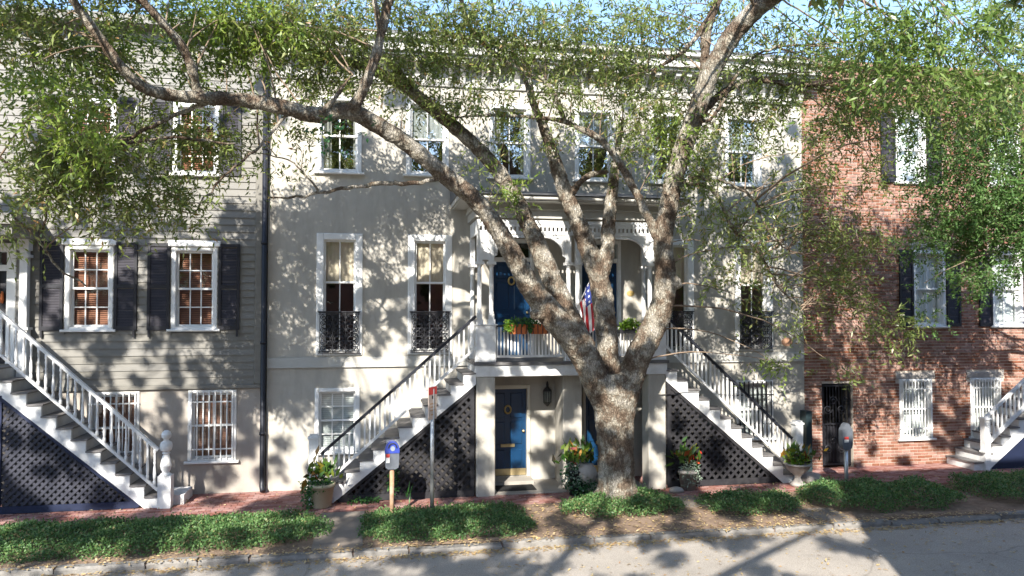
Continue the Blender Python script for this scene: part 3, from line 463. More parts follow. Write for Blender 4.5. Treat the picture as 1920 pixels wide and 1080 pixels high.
BLOBS = [(-4.89, -4.8, 7.82, 1.0, 0.67, 0.61, 0.9, 0), (-4.07, -4.3, 8.31, 0.9, 0.63, 0.49, 0.8, 0), (-4.04, -6.2, 6.27, 0.71, 0.59, 0.51, 0.8, 1), (-4.78, -5.0, 5.78, 0.83, 0.62, 0.53, 1.1, 0), (-4.04, -4.3, 6.1, 1.05, 0.68, 0.61, 1.15, 0), (-3.2, -3.7, 6.46, 0.78, 0.63, 0.6, 1.05, 0), (-2.82, -4.6, 5.36, 0.72, 0.58, 0.44, 1.0, 0), (-4.04, -4.7, 5.35, 1.01, 0.62, 0.35, 0.95, 0), (-4.93, -4.6, 5.07, 0.62, 0.52, 0.23, 0.7, 0), (-3.49, -3.6, 7.92, 0.96, 0.66, 0.61, 0.8, 1), (-2.46, -3.4, 8.23, 0.9, 0.66, 0.63, 1.0, 1), (-1.68, -3.4, 8.55, 0.82, 0.62, 0.55, 0.9, 0), (-1.37, -3.0, 8.06, 0.75, 0.58, 0.42, 0.7, 0), (-2.19, -4.0, 8.64, 1.29, 0.69, 0.39, 1.1, 1), (-0.79, -3.6, 8.86, 0.82, 0.59, 0.41, 0.8, 0), (-0.63, -3.1, 8.16, 0.47, 0.52, 0.38, 0.5, 0), (-4.76, -5.4, 6.87, 0.58, 0.55, 0.44, 0.7, 1), (-3.76, -4.0, 6.88, 1.0, 0.63, 0.38, 0.6, 0), (-2.34, -3.5, 6.85, 0.44, 0.51, 0.36, 0.35, 0), (-1.66, -3.4, 6.45, 0.72, 0.6, 0.54, 0.3, 0), (-1.3, -3.6, 7.24, 0.72, 0.58, 0.45, 0.3, 0), (-0.82, -3.0, 8.47, 0.76, 0.62, 0.57, 0.6, 0), (-0.26, -2.9, 7.86, 0.67, 0.56, 0.38, 0.4, 0), (-4.44, -4.3, 7.71, 0.73, 0.61, 0.57, 0.7, 0), (0.89, -2.8, 8.45, 1.08, 0.68, 0.59, 0.6, 0), (1.88, -2.8, 8.11, 1.0, 0.66, 0.55, 0.55, 0), (0.48, -3.2, 8.87, 1.05, 0.64, 0.43, 0.8, 0), (2.22, -3.2, 9.08, 1.07, 0.64, 0.39, 0.6, 0), (3.44, -2.7, 8.74, 0.82, 0.64, 0.61, 0.55, 0), (2.96, -2.5, 7.64, 0.62, 0.59, 0.57, 0.35, 0), (4.03, -2.5, 8.0, 0.73, 0.62, 0.63, 0.4, 0), (4.62, -2.7, 9.13, 1.04, 0.68, 0.62, 0.55, 0), (5.19, -3.2, 9.29, 0.71, 0.59, 0.51, 0.7, 0), (5.09, -2.6, 7.92, 0.63, 0.62, 0.73, 0.8, 0), (5.57, -2.5, 7.33, 0.48, 0.57, 0.64, 0.7, 0), (4.9, -2.5, 7.09, 0.53, 0.55, 0.47, 0.45, 0), (2.56, -2.4, 7.23, 0.41, 0.54, 0.52, 0.35, 0), (-0.08, -2.9, 8.84, 0.77, 0.6, 0.48, 0.6, 0), (1.4, -2.7, 7.71, 0.6, 0.55, 0.4, 0.45, 0), (-1.38, -2.9, 8.76, 1.04, 0.64, 0.43, 0.5, 0), (0.3, -2.9, 9.26, 1.07, 0.63, 0.34, 0.6, 0), (1.9, -2.7, 9.05, 1.1, 0.65, 0.4, 0.5, 0), (4.27, -2.8, 9.59, 1.03, 0.62, 0.31, 0.5, 0), (5.68, -2.8, 9.06, 0.63, 0.56, 0.42, 0.35, 0), (7.05, -3.2, 9.21, 0.72, 0.6, 0.52, 0.4, 0), (8.06, -3.0, 8.44, 0.74, 0.57, 0.37, 0.4, 0), (8.87, -3.2, 8.91, 0.85, 0.61, 0.48, 0.5, 0), (9.78, -3.4, 8.47, 0.84, 0.6, 0.42, 0.5, 0), (9.46, -3.0, 7.49, 0.75, 0.59, 0.43, 0.4, 0), (6.37, -3.0, 9.56, 0.62, 0.55, 0.36, 0.35, 0), (-4.98, -4.6, 8.2, 0.94, 0.6, 0.31, 0.7, 0), (-3.08, -4.0, 8.58, 1.02, 0.62, 0.34, 0.5, 0), (-1.35, -3.2, 8.98, 0.93, 0.61, 0.37, 0.9, 0), (1.08, -2.9, 9.22, 1.08, 0.64, 0.39, 0.9, 0), (3.5, -2.9, 9.29, 1.11, 0.64, 0.35, 0.8, 0), (-0.08, -2.7, 8.33, 0.88, 0.59, 0.34, 0.5, 0), (2.2, -2.7, 8.71, 1.01, 0.63, 0.4, 0.6, 0), (4.87, -2.6, 8.55, 0.84, 0.6, 0.42, 0.6, 0), (5.93, -3.0, 9.52, 0.62, 0.56, 0.41, 0.5, 0), (7.37, -3.0, 8.67, 0.84, 0.62, 0.53, 0.55, 0), (8.17, -3.2, 8.76, 0.73, 0.6, 0.52, 0.5, 0), (2.9, -2.8, 9.08, 0.91, 0.61, 0.4, 0.6, 0), (6.12, -2.8, 8.34, 0.63, 0.58, 0.52, 0.4, 0), (7.02, -2.8, 7.96, 0.64, 0.56, 0.42, 0.5, 0), (4.0, -2.6, 8.6, 0.93, 0.62, 0.41, 0.5, 0), (5.74, -2.6, 6.25, 0.53, 0.58, 0.63, 0.35, 0), (8.44, -2.7, 5.78, 0.65, 0.61, 0.65, 0.25, 0), (7.04, -2.7, 4.68, 0.64, 0.58, 0.53, 0.25, 0), (8.47, -2.8, 3.72, 0.64, 0.56, 0.43, 0.35, 0), (9.44, -2.8, 4.81, 0.54, 0.59, 0.65, 0.3, 0), (9.51, -3.1, 7.79, 0.96, 0.63, 0.43, 0.6, 0), (9.03, -2.9, 6.52, 0.43, 0.54, 0.54, 0.4, 0), (3.65, -2.3, 7.09, 0.42, 0.52, 0.42, 0.25, 0), (0.7, -2.7, 7.67, 0.49, 0.51, 0.3, 0.25, 0), (6.35, -3.0, 7.04, 0.62, 0.62, 0.73, 0.6, 0), (7.19, -2.9, 7.52, 0.74, 0.6, 0.53, 0.65, 0), (8.11, -2.9, 7.99, 0.75, 0.6, 0.48, 0.6, 0), (7.39, -2.7, 5.86, 0.75, 0.66, 0.8, 0.42, 0), (8.22, -2.7, 6.64, 0.59, 0.6, 0.65, 0.4, 0), (6.65, -2.7, 5.42, 0.53, 0.58, 0.63, 0.4, 0), (7.61, -2.7, 4.15, 0.48, 0.55, 0.53, 0.35, 0), (8.68, -3.1, 7.43, 0.74, 0.63, 0.64, 0.5, 0), (9.1, -2.7, 5.68, 0.65, 0.63, 0.76, 0.4, 0), (8.9, -2.7, 4.48, 0.6, 0.58, 0.54, 0.45, 0), (9.84, -2.9, 4.05, 0.65, 0.58, 0.49, 0.5, 0), (9.8, -2.8, 5.25, 0.44, 0.55, 0.55, 0.3, 0), (9.44, -3.0, 6.51, 0.64, 0.59, 0.54, 0.35, 0), (8.0, -2.7, 2.65, 0.19, 0.46, 0.34, 0.6, 1), (9.4, -2.8, 2.48, 0.38, 0.46, 0.16, 0.5, 0), (10.48, -3.0, 3.4, 0.49, 0.53, 0.43, 0.5, 0), (6.77, -3.3, 8.43, 0.61, 0.58, 0.51, 0.3, 0), (7.72, -3.4, 9.08, 0.72, 0.62, 0.62, 0.35, 0), (8.2, -2.7, 5.23, 0.43, 0.54, 0.54, 0.25, 0), (9.8, -3.2, 7.89, 0.53, 0.54, 0.43, 0.45, 0), (6.08, -3.1, 6.39, 0.41, 0.51, 0.41, 0.5, 0), (2.6, -2.55, 5.97, 0.18, 0.48, 0.46, 0.6, 1), (5.57, -3.3, 7.09, 0.22, 0.5, 0.55, 0.9, 1), (-0.72, -4.3, 6.83, 0.09, 0.4, 0.19, 1.6, 2), (2.34, -2.5, 6.32, 0.14, 0.43, 0.24, 0.6, 1), (1.71, -2.6, 6.54, 0.25, 0.44, 0.2, 0.3, 0), (6.92, -6.9, 7.84, 0.85, 0.6, 0.42, 0.55, 3), (7.62, -7.2, 7.39, 0.99, 0.65, 0.53, 0.75, 3), (8.68, -7.2, 7.84, 0.77, 0.6, 0.46, 0.7, 3), (8.84, -7.0, 7.05, 0.75, 0.58, 0.39, 0.65, 3), (7.24, -6.8, 7.03, 0.62, 0.54, 0.31, 0.45, 3), (6.61, -6.6, 8.25, 0.47, 0.49, 0.24, 0.5, 3), (8.3, -7.0, 6.55, 0.55, 0.51, 0.23, 0.35, 3), (7.38, -7.2, 8.06, 0.68, 0.55, 0.3, 0.6, 3), (9.29, -7.0, 6.52, 0.4, 0.52, 0.47, 0.5, 3), (10.6, -4.5, 7.77, 1.09, 0.69, 0.59, 0.8, 0), (9.4, -4.5, 8.5, 0.88, 0.62, 0.49, 0.5, 0), (11.53, -4.5, 8.73, 0.8, 0.63, 0.6, 0.7, 0), (10.85, -5.0, 9.19, 0.77, 0.58, 0.38, 0.8, 0), (8.77, -4.0, 8.32, 0.8, 0.59, 0.4, 0.4, 0)]
RBLOBS = [(11.33, -3.5, 6.49, 0.85, 0.66, 0.69, 1.5, 0), (12.3, -3.5, 5.87, 0.86, 0.72, 0.97, 1.8, 0), (11.14, -3.2, 5.56, 0.65, 0.61, 0.65, 1.2, 0), (12.18, -3.2, 4.7, 0.82, 0.61, 0.49, 1.5, 0), (12.2, -3.5, 7.16, 0.86, 0.63, 0.54, 1.3, 0), (10.89, -3.3, 6.4, 0.54, 0.59, 0.64, 0.9, 0), (13.0, -3.2, 4.49, 0.44, 0.53, 0.44, 1.0, 0), (12.0, -3.0, 5.49, 0.77, 0.64, 0.66, 1.6, 0), (11.05, -3.0, 4.92, 0.49, 0.52, 0.38, 0.7, 0), (13.43, -3.5, 5.79, 1.09, 0.89, 1.63, 1.5, 0), (13.16, -3.8, 7.67, 1.28, 0.86, 1.28, 1.2, 0), (11.26, -3.6, 7.32, 0.53, 0.54, 0.42, 0.9, 0), (10.49, -3.6, 7.23, 0.58, 0.58, 0.58, 0.8, 0), (10.12, -3.7, 7.87, 0.62, 0.56, 0.41, 0.6, 0), (11.19, -3.7, 8.03, 0.84, 0.61, 0.47, 0.8, 0), (12.28, -3.7, 8.09, 0.75, 0.63, 0.64, 0.8, 0), (10.85, -3.0, 4.05, 0.38, 0.51, 0.43, 0.5, 0)]
# ------------------------------------------------------------------ left house: clapboard over a stucco base
LH = thing('clapboard_house', 'grey green clapboard house with black shutters and beige stucco base', 'house', (-7, 0, 0))
lw = [(-6.2, -5.3, 3.42, 5.13), (-4.18, -3.28, 3.42, 5.13), (-6.2, -5.3, 6.66, 8.15), (-4.18, -3.28, 6.66, 8.15), (-8.35, -7.12, 2.74, 5.16)]
lb = [(-3.82, -2.88, .68, 2.15), (-5.72, -4.78, .68, 2.15)]
wall_open(MB(), -14, -2.36, -.2, 2.2, lb, .02, .3).build('base_wall', m_pink, LH)
wall_open(MB(), -14, -2.36, 2.2, 9.9, lw, .02, .3).build('wall', m_siding, LH)
shell(LH, -14, -2.36, 9.9, 9, m_siding)
MB().bev(-14, -2.36, -.045, .02, 2.17, 2.26, .012).build('water_table', m_siding, LH)
MB().bev(-2.52, -2.37, -.05, .02, 2.262, 9.6, .01).build('corner_board', m_siding, LH)
z = 2.265; k = 0
while z < 9.55:
    h = .152; cuts = sorted((o[0], o[1]) for o in lw if o[2] - .06 < z + h and o[3] + .0 > z); x = -10.5; segs = []
    for a, b in cuts: segs.append((x, a)); x = b
    segs.append((x, -2.525))
    for a, b in segs:
        s = []                                    # butt joints, staggered
        j = -10.5 + (k * 1.37) % 3.6
        c = a
        while j < b:
            if j > c + .3 and j < b - .3: s.append((c, j - .002)); c = j
            j += 3.6
        s.append((c, b))
        for a2, b2 in s:
            t = random.uniform(-.003, .003)
            MB().add([(a2, -.032 + t, z), (b2, -.032 + t, z), (b2, -.008, z + h + .02), (a2, -.008, z + h + .02), (a2, .02, z), (b2, .02, z), (b2, .02, z + h + .02), (a2, .02, z + h + .02)],
                     [(0, 1, 2, 3), (4, 5, 1, 0), (3, 2, 6, 7), (0, 3, 7, 4), (1, 5, 6, 2)]).build('clapboard', m_siding, LH)
    z += h; k += 1
m = MB(); m.box(-14, -2.36, -.45, .3, 9.62, 9.8).box(-14, -2.36, -.06, .02, 9.3, 9.62).build('cornice', m_siding, LH)
MB().add([(-14, -.45, 9.801), (-2.36, -.45, 9.801), (-2.36, 4.5, 11.4), (-14, 4.5, 11.4), (-14, 9, 9.9), (-2.36, 9, 9.9)], [(0, 1, 2, 3), (3, 2, 5, 4), (0, 3, 4), (1, 5, 2)]).build('roof', m_slate, LH)
for i, (a, b, c, d) in enumerate(lw[:4]):
    window(LH, a, b, c, d, .5, 3, (2, 2), .085, 0, ('slats', m_wood), header=i < 2)
for i, (a, b) in enumerate(((-6.66, -6.23), (-5.27, -4.84), (-4.64, -4.21), (-3.25, -2.83))):
    for z0, z1 in ((3.4, 5.2), (6.64, 8.2)): shutter(LH, a, b, z0, z1)
    for z in (3.34,): bx((a + b) / 2 - .02 + (.17 if i % 2 else -.17), (a + b) / 2 + .02 + (.17 if i % 2 else -.17), -.075, -.05, 3.26, 3.4).build('shutter_dog', m_iron, LH)
def barred(parent, a, b, c, d, n, mat, back, y=0., hb=2):
    w = window(parent, a, b, c, d, .5, 2, (1, 1), .07, y, back)
    for k in range(n):
        x = a + .06 + (b - a - .12) * k / (n - 1); bx(x - .011, x + .011, y - .065, y - .043, c + .02, d - .02).build('window_bar', mat, w)
    for k in range(hb):
        z = c + (d - c) * (k + .5) / hb; bx(a - .01, b + .01, y - .043, y - .031, z - .014, z + .014).build('window_bar', mat, w)
    return w
for a, b, c, d in lb: barred(LH, a, b, c, d, 8, m_white, ('slats', m_wood), .02, 3)
# porch and door at the far left
bx(-14, -7.02, -1.0, .0, 2.56, 2.72).build('porch_floor', m_tread, LH)
bx(-14, -7.02, -.98, -.93, 2.3, 2.559).build('porch_fascia', m_whitewood, LH)
m = MB(); m.box(-14, -6.62, -1.25, -.035, 5.42, 5.62).box(-14, -6.7, -1.15, -.035, 5.22, 5.42); m.build('porch_roof', m_siding, LH)
m = MB(); m.box(-6.98, -6.8, -.24, -.06, 2.4, 3.42).box(-7.01, -6.77, -.27, -.05, 3.42, 3.47).box(-6.96, -6.82, -.22, -.08, 3.47, 5.0).box(-7.0, -6.78, -.26, -.05, 4.86, 4.92).box(-6.99, -6.79, -.25, -.055, 5.0, 5.22)
m.build('porch_column', m_whitewood, LH)
d = MB().bev(-7.27, -7.1, -.04, .2, 2.74, 5.16, .01).bev(-8.35, -7.27, -.036, .2, 4.98, 5.16, .01).bev(-7.55, -7.47, -.03, .2, 2.74, 4.98, .01).box(-7.47, -7.27, .0, .1, 4.6, 4.72).build('front_door', m_white, LH)
bx(-7.47, -7.27, .08, .12, 2.74, 4.6).build('sidelight', m_shut, d); bx(-8.35, -7.55, .1, .14, 2.74, 4.6).build('door_panel', m_shut, d); bx(-8.35, -7.27, .09, .11, 4.72, 4.98).build('transom', m_glass, d)
q = MB().lathe([(.02, 0), (.035, .05), (.03, .18), (.015, .24)], (-7.37, .03, 3.95), 8).build('door_ornament', m_terra, d, True)
def turned_newel(st, xb, yy):
    x = xb - (-.13)
    x = xb + .12
    m = MB().box(x - .12, x + .12, yy - .12, yy + .12, 0, .62)
    m.lathe([(.10, .62), (.105, .64), (.06, .67), (.085, .72), (.105, .80), (.085, .92), (.055, 1.02), (.075, 1.04), (.055, 1.07), (.10, 1.10), (.115, 1.15), (.115, 1.2), (.10, 1.25), (.05, 1.28), (.05, 1.31), (.085, 1.35), (.092, 1.40), (.075, 1.45), (.03, 1.48), (.0, 1.485)], (x, yy, 0), 16)
    m.build('newel_post', m_whitewood, st)
staircase(LH, -4.12, -7.0, 2.72, -.98, -.02, 12, m_navy, m_navyb, turned_baluster, m_whitewood, .128, (.098, .05), 'white flight with turned balusters and big ball topped newel', .86, -.95, turned_newel)
bx(-4.15, -3.7, -.8, -.1, 0, .19).build('bottom_step', m_whitewood, LH)
# cast iron downpipe between the two houses
m = MB().tube([(-2.33, -.09, 9.5), (-2.33, -.09, .28), (-2.33, -.12, .14), (-2.30, -.22, .06)], .055, 10)
for z in (1.2, 3.1, 5.2, 7.2, 9.0): m.lathe([(.07, 0), (.07, .06)], (-2.33, -.09, z), 10)
m.build('downpipe', m_pipe, LH, True)
# ------------------------------------------------------------------ middle house: grey stucco double house
MH = thing('stucco_double_house', 'grey stucco three storey double house with central white porch', 'house', (4, 0, 0))
tw = [(c - .46, c + .46, 6.8, 8.44) for c in (-.80, 1.10, 2.95, 4.93, 6.75, 8.62)]
pw = [(c - .475, c + .475, 2.84, 5.47) for c in (-.78, 1.165, 6.85, 8.86)]
bw = [(-1.27, -.35, .78, 2.14), (8.4, 9.32, .78, 2.14)]
ud = [(2.5, 3.5, 2.76, 5.42), (4.55, 5.55, 2.76, 5.42)]
ld = [(2.42, 3.41, .1, 2.14), (4.63, 5.62, .1, 2.14)]
wall_open(MB(), -2.27, 10.15, -.2, 9.6, tw + pw + bw + ud + ld, 0, .3).build('wall', m_stucco, MH)
shell(MH, -2.27, 10.15, 9.7, 9, m_stucco)
for a, b in ((-2.27, 2.0), (6.06, 10.152)):
    opens = [o for o in pw if a < o[0] < b]
    MB().bev(a, b, -.035, .0, 2.60, 2.80, .008).build('belt_course', m_trim, MH)
    bx(a, b, -.05, -.035, 2.585, 2.612).build('belt_drip', m_trim, MH)
# cornice
m = MB().bev(-2.27, 10.152, -.05, .0, 8.78, 8.9, .01).box(-2.27, 10.152, -.03, .0, 8.9, 9.3).box(-2.4, 10.3, -.5, .0, 9.3, 9.36).box(-2.45, 10.35, -.58, .02, 9.36, 9.5).box(-2.42, 10.32, -.54, .3, 9.5, 9.6).box(-2.5, 10.4, -.66, .3, 9.6, 9.68)
cor = m.build('cornice', m_trim, MH)
bk = MB().prism([(-.42, 9.298), (-.42, 9.2), (-.30, 9.14), (-.14, 9.0), (-.10, 8.86), (-.051, 8.8), (-.051, 9.298)], -.06, .06)
bk.v = [(y, x, z) for x, y, z in bk.v]; bkm = bk.mesh('bracket', m_trim)
for c in np.linspace(-2.0, 9.95, 17):
    for s in (-.13, .13): put('bracket', bkm, cor, (c + s, 0, 0))
bx(-2.5, 10.4, -.66, 9, 9.682, 9.75).build('roof', m_slate, MH)
for i, o in enumerate(tw): window(MH, *o, .5, 2, (1, 1), .08, 0, (('sides', m_curtw) if i % 2 == 0 else ('upper', m_blind)), m_glassr)  # first curtain is real; other pale curtains and blinds added to brighten the panes
for i, o in enumerate(pw):
    window(MH, *o, .62, 2, (1, 1), .14, 0, ('upper', m_curt), m_glassp, sill=False); cx = (o[0] + o[1]) / 2
def scroll(mb, c, r, turns, ph, y, sg=1, t=.011):
    P = []; n = int(12 * turns)
    for k in range(n + 1):
        a = ph + sg * 2 * math.pi * turns * k / n; rr = r * (1 - .75 * k / n); P.append((c[0] + rr * math.cos(a), y, c[1] + rr * math.sin(a)))
    mb.tube(P, t, 4)
gm = MB(); gw, gh = .8, .86
for z in (0, .03, gh - .03, gh): gm.box(-gw / 2 - .035, gw / 2 + .035, -.012, .012, z - .009, z + .009)
gm.box(-gw / 2 - .05, gw / 2 + .05, -.03, .03, gh + .0092, gh + .03)
for x in (-gw / 2, -gw / 6, gw / 6, gw / 2): gm.box(x - .008, x + .008, -.008, .008, .009, gh - .009)
for cx in (-gw / 3, 0, gw / 3):
    for z in (.16, .43, .70):
        for s in (-1, 1):
            scroll(gm, (cx + s * .062, z + .058), .062, 1.4, math.pi * (.5 if s > 0 else .5), 0, -s); scroll(gm, (cx + s * .062, z - .058), .062, 1.4, -math.pi / 2, 0, s)
        P = [(cx + .035 * math.cos(a), 0, z + .035 * math.sin(a)) for a in np.linspace(0, 2 * math.pi, 11)]; gm.tube(P, .009, 4)
    for z in (.30, .565):
        P = [(cx + .10 * math.cos(a), 0, z + .045 * math.sin(a)) for a in np.linspace(0, 2 * math.pi, 13)]; gm.tube(P, .011, 4)
gme = gm.mesh('window_guard', m_iron)
for c in (-.78, 1.165, 6.85, 8.86): put('window_guard', gme, MH, (c, -.1, 2.9))
window(MH, *bw[0], .5, 3, (2, 2), .08, 0, ('slats', m_blind)); barred(MH, *bw[1], 8, m_iron, ('slats', m_blind), 0, 2)
# doors
def panel_door(x0, x1, z0, z1, top, label, low):
    c = .07
    f = MB().bev(x0, x0 + c, -.03, .25, z0, top, .01).bev(x1 - c, x1, -.03, .25, z0, top, .01).bev(x0 + c, x1 - c, -.027, .25, top - .09, top, .01)
    if top - z1 > .2: f.box(x0 + c, x1 - c, .05, .2, z1, z1 + .1)
    d = f.build('door', m_cream if low else m_white, MH, label=label)
    a, b = x0 + c, x1 - c; zt = z1 if top - z1 > .2 else top - .09
    bx(a, b, .1, .14, z0, zt).build('door_leaf', m_blue, d)
    w = (b - a); 
    for i in range(2):
        for (u, v) in ((.08, .30), (.36, .62), (.66, .95)) if low else ((.06, .45), (.5, .78), (.82, .96)):
            px0 = a + .09 + i * (w / 2 - .03); px1 = px0 + w / 2 - .15; q0 = z0 + (zt - z0) * u; q1 = z0 + (zt - z0) * v
            MB().bev(px0, px1, .082, .1, q0, q1, .016).build('door_panel', m_blue, d)
    if top - z1 > .2: bx(a, b, .1, .11, z1 + .1, top - .09).build('transom', m_glass, d)
    cx = (a + b) / 2; P = [(cx + .068 * math.cos(t), .07, z0 + (zt - z0) * (.76 if low else .8) + .085 * math.sin(t)) for t in np.linspace(0, 2 * math.pi, 17)]
    MB().tube(P, .022, 6).build('door_knocker', m_gold, d, True)
    MB().lathe([(.0, -.03), (.028, -.02), (.03, 0), (.02, .02), (0, .03)], (b - .07, .06, z0 + 1.0), 8).build('door_knob', m_brass, d, True)
    if low:
        MB().bev(cx - .16, cx + .16, .075, .098, z0 + (zt - z0) * .33, z0 + (zt - z0) * .33 + .07, .008).build('mail_slot', m_brass, d)
        MB().bev(a + .01, b - .01, .09, .099, z0 + .01, z0 + .16, .002).build('kick_plate', m_brass, d)
    return d
panel_door(*ld[0][:3], 2.1, 2.14, 'blue lower door with brass mail slot and kick plate', True); panel_door(*ld[1][:3], 2.1, 2.14, 'blue lower door half hidden by the tree', True)
panel_door(*ud[0][:3], 4.9, 5.42, 'blue porch door with gold knocker', False); panel_door(*ud[1][:3], 4.9, 5.42, 'blue porch door behind the middle tree limbs', False)
for o in ld: bx(o[0], o[1], -.45, .1, -.1, .099).build('door_step', m_conc, MH)
# piers and porch
YF = -1.25
for a, b, nm in ((2.03, 2.42, 0), (5.74, 6.13, 0)):
    MB().bev(a, b, YF, YF + .4, -.1, 2.44, .015).build('porch_pier', m_stucco, MH)
MB().bev(3.98, 4.40, -.78, .0, -.1, 2.44, .015).build('partition_wall', m_stucco, MH)
bx(2.43, 3.97, -1.2, -.001, -.08, .02).build('entry_slab', m_conc, MH); bx(4.41, 5.735, -1.2, -.001, -.08, .02).build('entry_slab', m_conc, MH)
m = MB().bev(2.0, 6.16, YF - .02, YF + .12, 2.44, 2.68, .012).box(2.0, 2.1, YF + .12, 0, 2.44, 2.68).box(6.06, 6.16, YF + .12, 0, 2.44, 2.68).box(2.1, 6.06, YF + .12, 0, 2.442, 2.46)
po = m.build('porch', m_whitewood, MH, label='white two bay porch with sawn arches between the two blue doors')
bx(1.97, 6.19, YF - .06, 0, 2.681, 2.74).build('porch_floor', m_tread, po)
bx(2.1, 6.06, YF + .13, 0, 5.70, 5.74).build('porch_ceiling', m_cream, po)
m = MB().box(1.99, 6.17, YF + .01, 0, 5.74, 5.90).bev(1.95, 6.21, YF - .05, 0, 5.90, 5.95, .01).box(1.66, 6.50, YF - .36, 0, 6.04, 6.07).bev(1.62, 6.54, YF - .42, 0, 6.07, 6.16, .02).box(1.97, 6.19, YF - .02, 0, 5.95, 6.04)
m.build('porch_cornice', m_trim, po)
MB().add([(1.60, YF - .47, 6.161), (6.56, YF - .47, 6.161), (6.56, 0, 6.5), (1.60, 0, 6.5), (1.60, 0, 6.161), (6.56, 0, 6.161)], [(0, 1, 2, 3), (0, 3, 4), (1, 5, 2), (0, 4, 5, 1)]).build('porch_roof', m_slate, po)
def post(x, y, z0=3.52, w=.105, name='porch_post'):
    m = MB().box(x - w / 2 - .02, x + w / 2 + .02, y - w / 2 - .02, y + w / 2 + .02, z0, z0 + .1).box(x - w / 2, x + w / 2, y - w / 2, y + w / 2, z0 + .1, z0 + .22)
    m.lathe([(w * .45, z0 + .22), (w * .55, z0 + .24), (w * .42, z0 + .28), (w * .46, z0 + .7), (w * .40, 4.70), (w * .55, 4.73), (w * .6, 4.76)], (x, y, 0), 12)
    m.box(x - w / 2 - .035, x + w / 2 + .035, y - w / 2 - .035, y + w / 2 + .035, 4.76, 4.82).box(x - w / 2, x + w / 2, y - w / 2, y + w / 2, 4.82, 5.40)
    return m.build(name, m_whitewood, po)
for a, b in ((2.10, 2.35), (5.81, 6.06)):
    post(a, YF + .08); post(b, YF + .08)
    MB().bev(a - .09, b + .09, YF - .01, YF + .17, 2.741, 3.50, .015).box(a - .12, b + .12, YF - .03, YF + .2, 3.50, 3.52).build('post_plinth', m_whitewood, po)
    bx(a + .054, b - .054, YF + .05, YF + .10, 4.86, 5.4).build('post_panel', m_whitewood, po)
for x in (4.0, 4.2):
    post(x, YF + .08)
MB().bev(3.91, 4.29, YF - .01, YF + .17, 2.741, 3.50, .015).box(3.88, 4.32, YF - .03, YF + .2, 3.50, 3.52).build('post_plinth', m_whitewood, po)
for x in (2.09, 6.07): post(x, -.08, 2.741)
# frieze with a row of pierced holes, arches with rounded corners
def frieze(x0, x1, y):
    m = MB().box(x0, x1, y, y + .05, 5.62, 5.70).box(x0, x1, y, y + .05, 5.40, 5.47).box(x0, x1, y + .012, y + .04, 5.56, 5.62)
    n = int((x1 - x0) / .09)
    for k in range(n):
        x = x0 + (x1 - x0) * (k + .5) / n; m.box(x - .022, x + .022, y + .008, y + .042, 5.47, 5.56)
        m.lathe([(.0, 0), (.02, .012), (.02, .03), (0, .045)], (x + .045, y + .024, 5.575), 6)
    m.build('frieze', m_whitewood, po)
frieze(2.04, 6.12, YF + .05)
def spandrel(x, sg, y, r=.42, z0=4.98):
    pts = [(x, 5.398), (x, z0 - .06), (x + sg * .07, z0 - .02)]
    for k in range(9):
        a = math.pi / 2 * k / 8; pts.append((x + sg * (.07 + (r) * (1 - math.cos(a))), z0 + .02 + (5.33 - z0 - .02) * math.sin(a)))
    pts += [(x + sg * (r + .14), 5.33), (x + sg * (r + .14), 5.398)]
    MB().prism(pts if sg < 0 else pts[::-1], y + .02, y + .06).build('arch_bracket', m_whitewood, po)
    P = [(x + sg * (.05 + r * (1 - math.cos(a))), y + .015, z0 + .02 + (5.33 - z0) * math.sin(a)) for a in np.linspace(0, math.pi / 2, 9)]
    MB().tube(P, .022, 6).build('arch_moulding', m_whitewood, po, True)
for x, s in ((2.405, 1), (3.945, -1), (4.255, 1), (5.755, -1)): spandrel(x, s, YF + .05)
for x0, x1 in ((2.96, 3.39), (4.81, 5.20)): bx(x0, x1, YF + .07, YF + .11, 5.33, 5.398).build('arch_bracket', m_whitewood, po)
for x in (2.05, 6.07):
    m = MB().box(x, x + .04, YF + .2, 0, 5.40, 5.70); m.build('side_frieze', m_whitewood, po)
# porch railing
for x0, x1 in ((2.44, 3.91), (4.29, 5.72)):
    bx(x0, x1, YF + .05, YF + .12, 3.46, 3.51).build('porch_handrail', m_pipe, po); bx(x0, x1, YF + .06, YF + .11, 2.83, 2.875).build('bottom_rail', m_whitewood, po)
    me = bx(-.017, .017, -.017, .017, 0, .584).mesh('baluster', m_whitewood); n = 20
    for k in range(n): put('baluster', me, po, (x0 + (x1 - x0) * (k + .5) / n, YF + .085, 2.876))
# wall lantern, plaques
m = MB().box(3.755, 3.795, -.1, 0, 2.0, 2.06).lathe([(.01, 2.22), (.03, 2.14), (.02, 2.1), (.09, 2.03), (.10, 2.0)], (3.78, -.13, 0), 8).lathe([(.085, 1.74), (.05, 1.70), (.02, 1.66)], (3.78, -.13, 0), 8)
for k in range(6): a = k * math.pi / 3; m.bar((3.78 + .085 * math.cos(a), -.13 + .085 * math.sin(a), 1.74), (3.78 + .095 * math.cos(a), -.13 + .095 * math.sin(a), 2.0), .012, .012)
la = m.build('wall_lantern', m_iron, MH); MB().lathe([(.075, 1.745), (.085, 1.995)], (3.78, -.13, 0), 6).build('lantern_glass', m_glass, la)
pl = MB().lathe([(.0, 0), (.12, 0), (.13, .01), (.13, .02), (0, .025)], n=20); pl.v = [(x * 1.15, -z, y * .8) for x, y, z in pl.v]
put('plaque', pl.mesh('plaque', m_plq), MH, (9.71, -.002, 3.05), label='oval terracotta plaque'); put('plaque', pl.mesh('plaque', m_gold), MH, (5.78, -.002, 4.2), label='small gold plaque').scale = (.6, 1, .6)
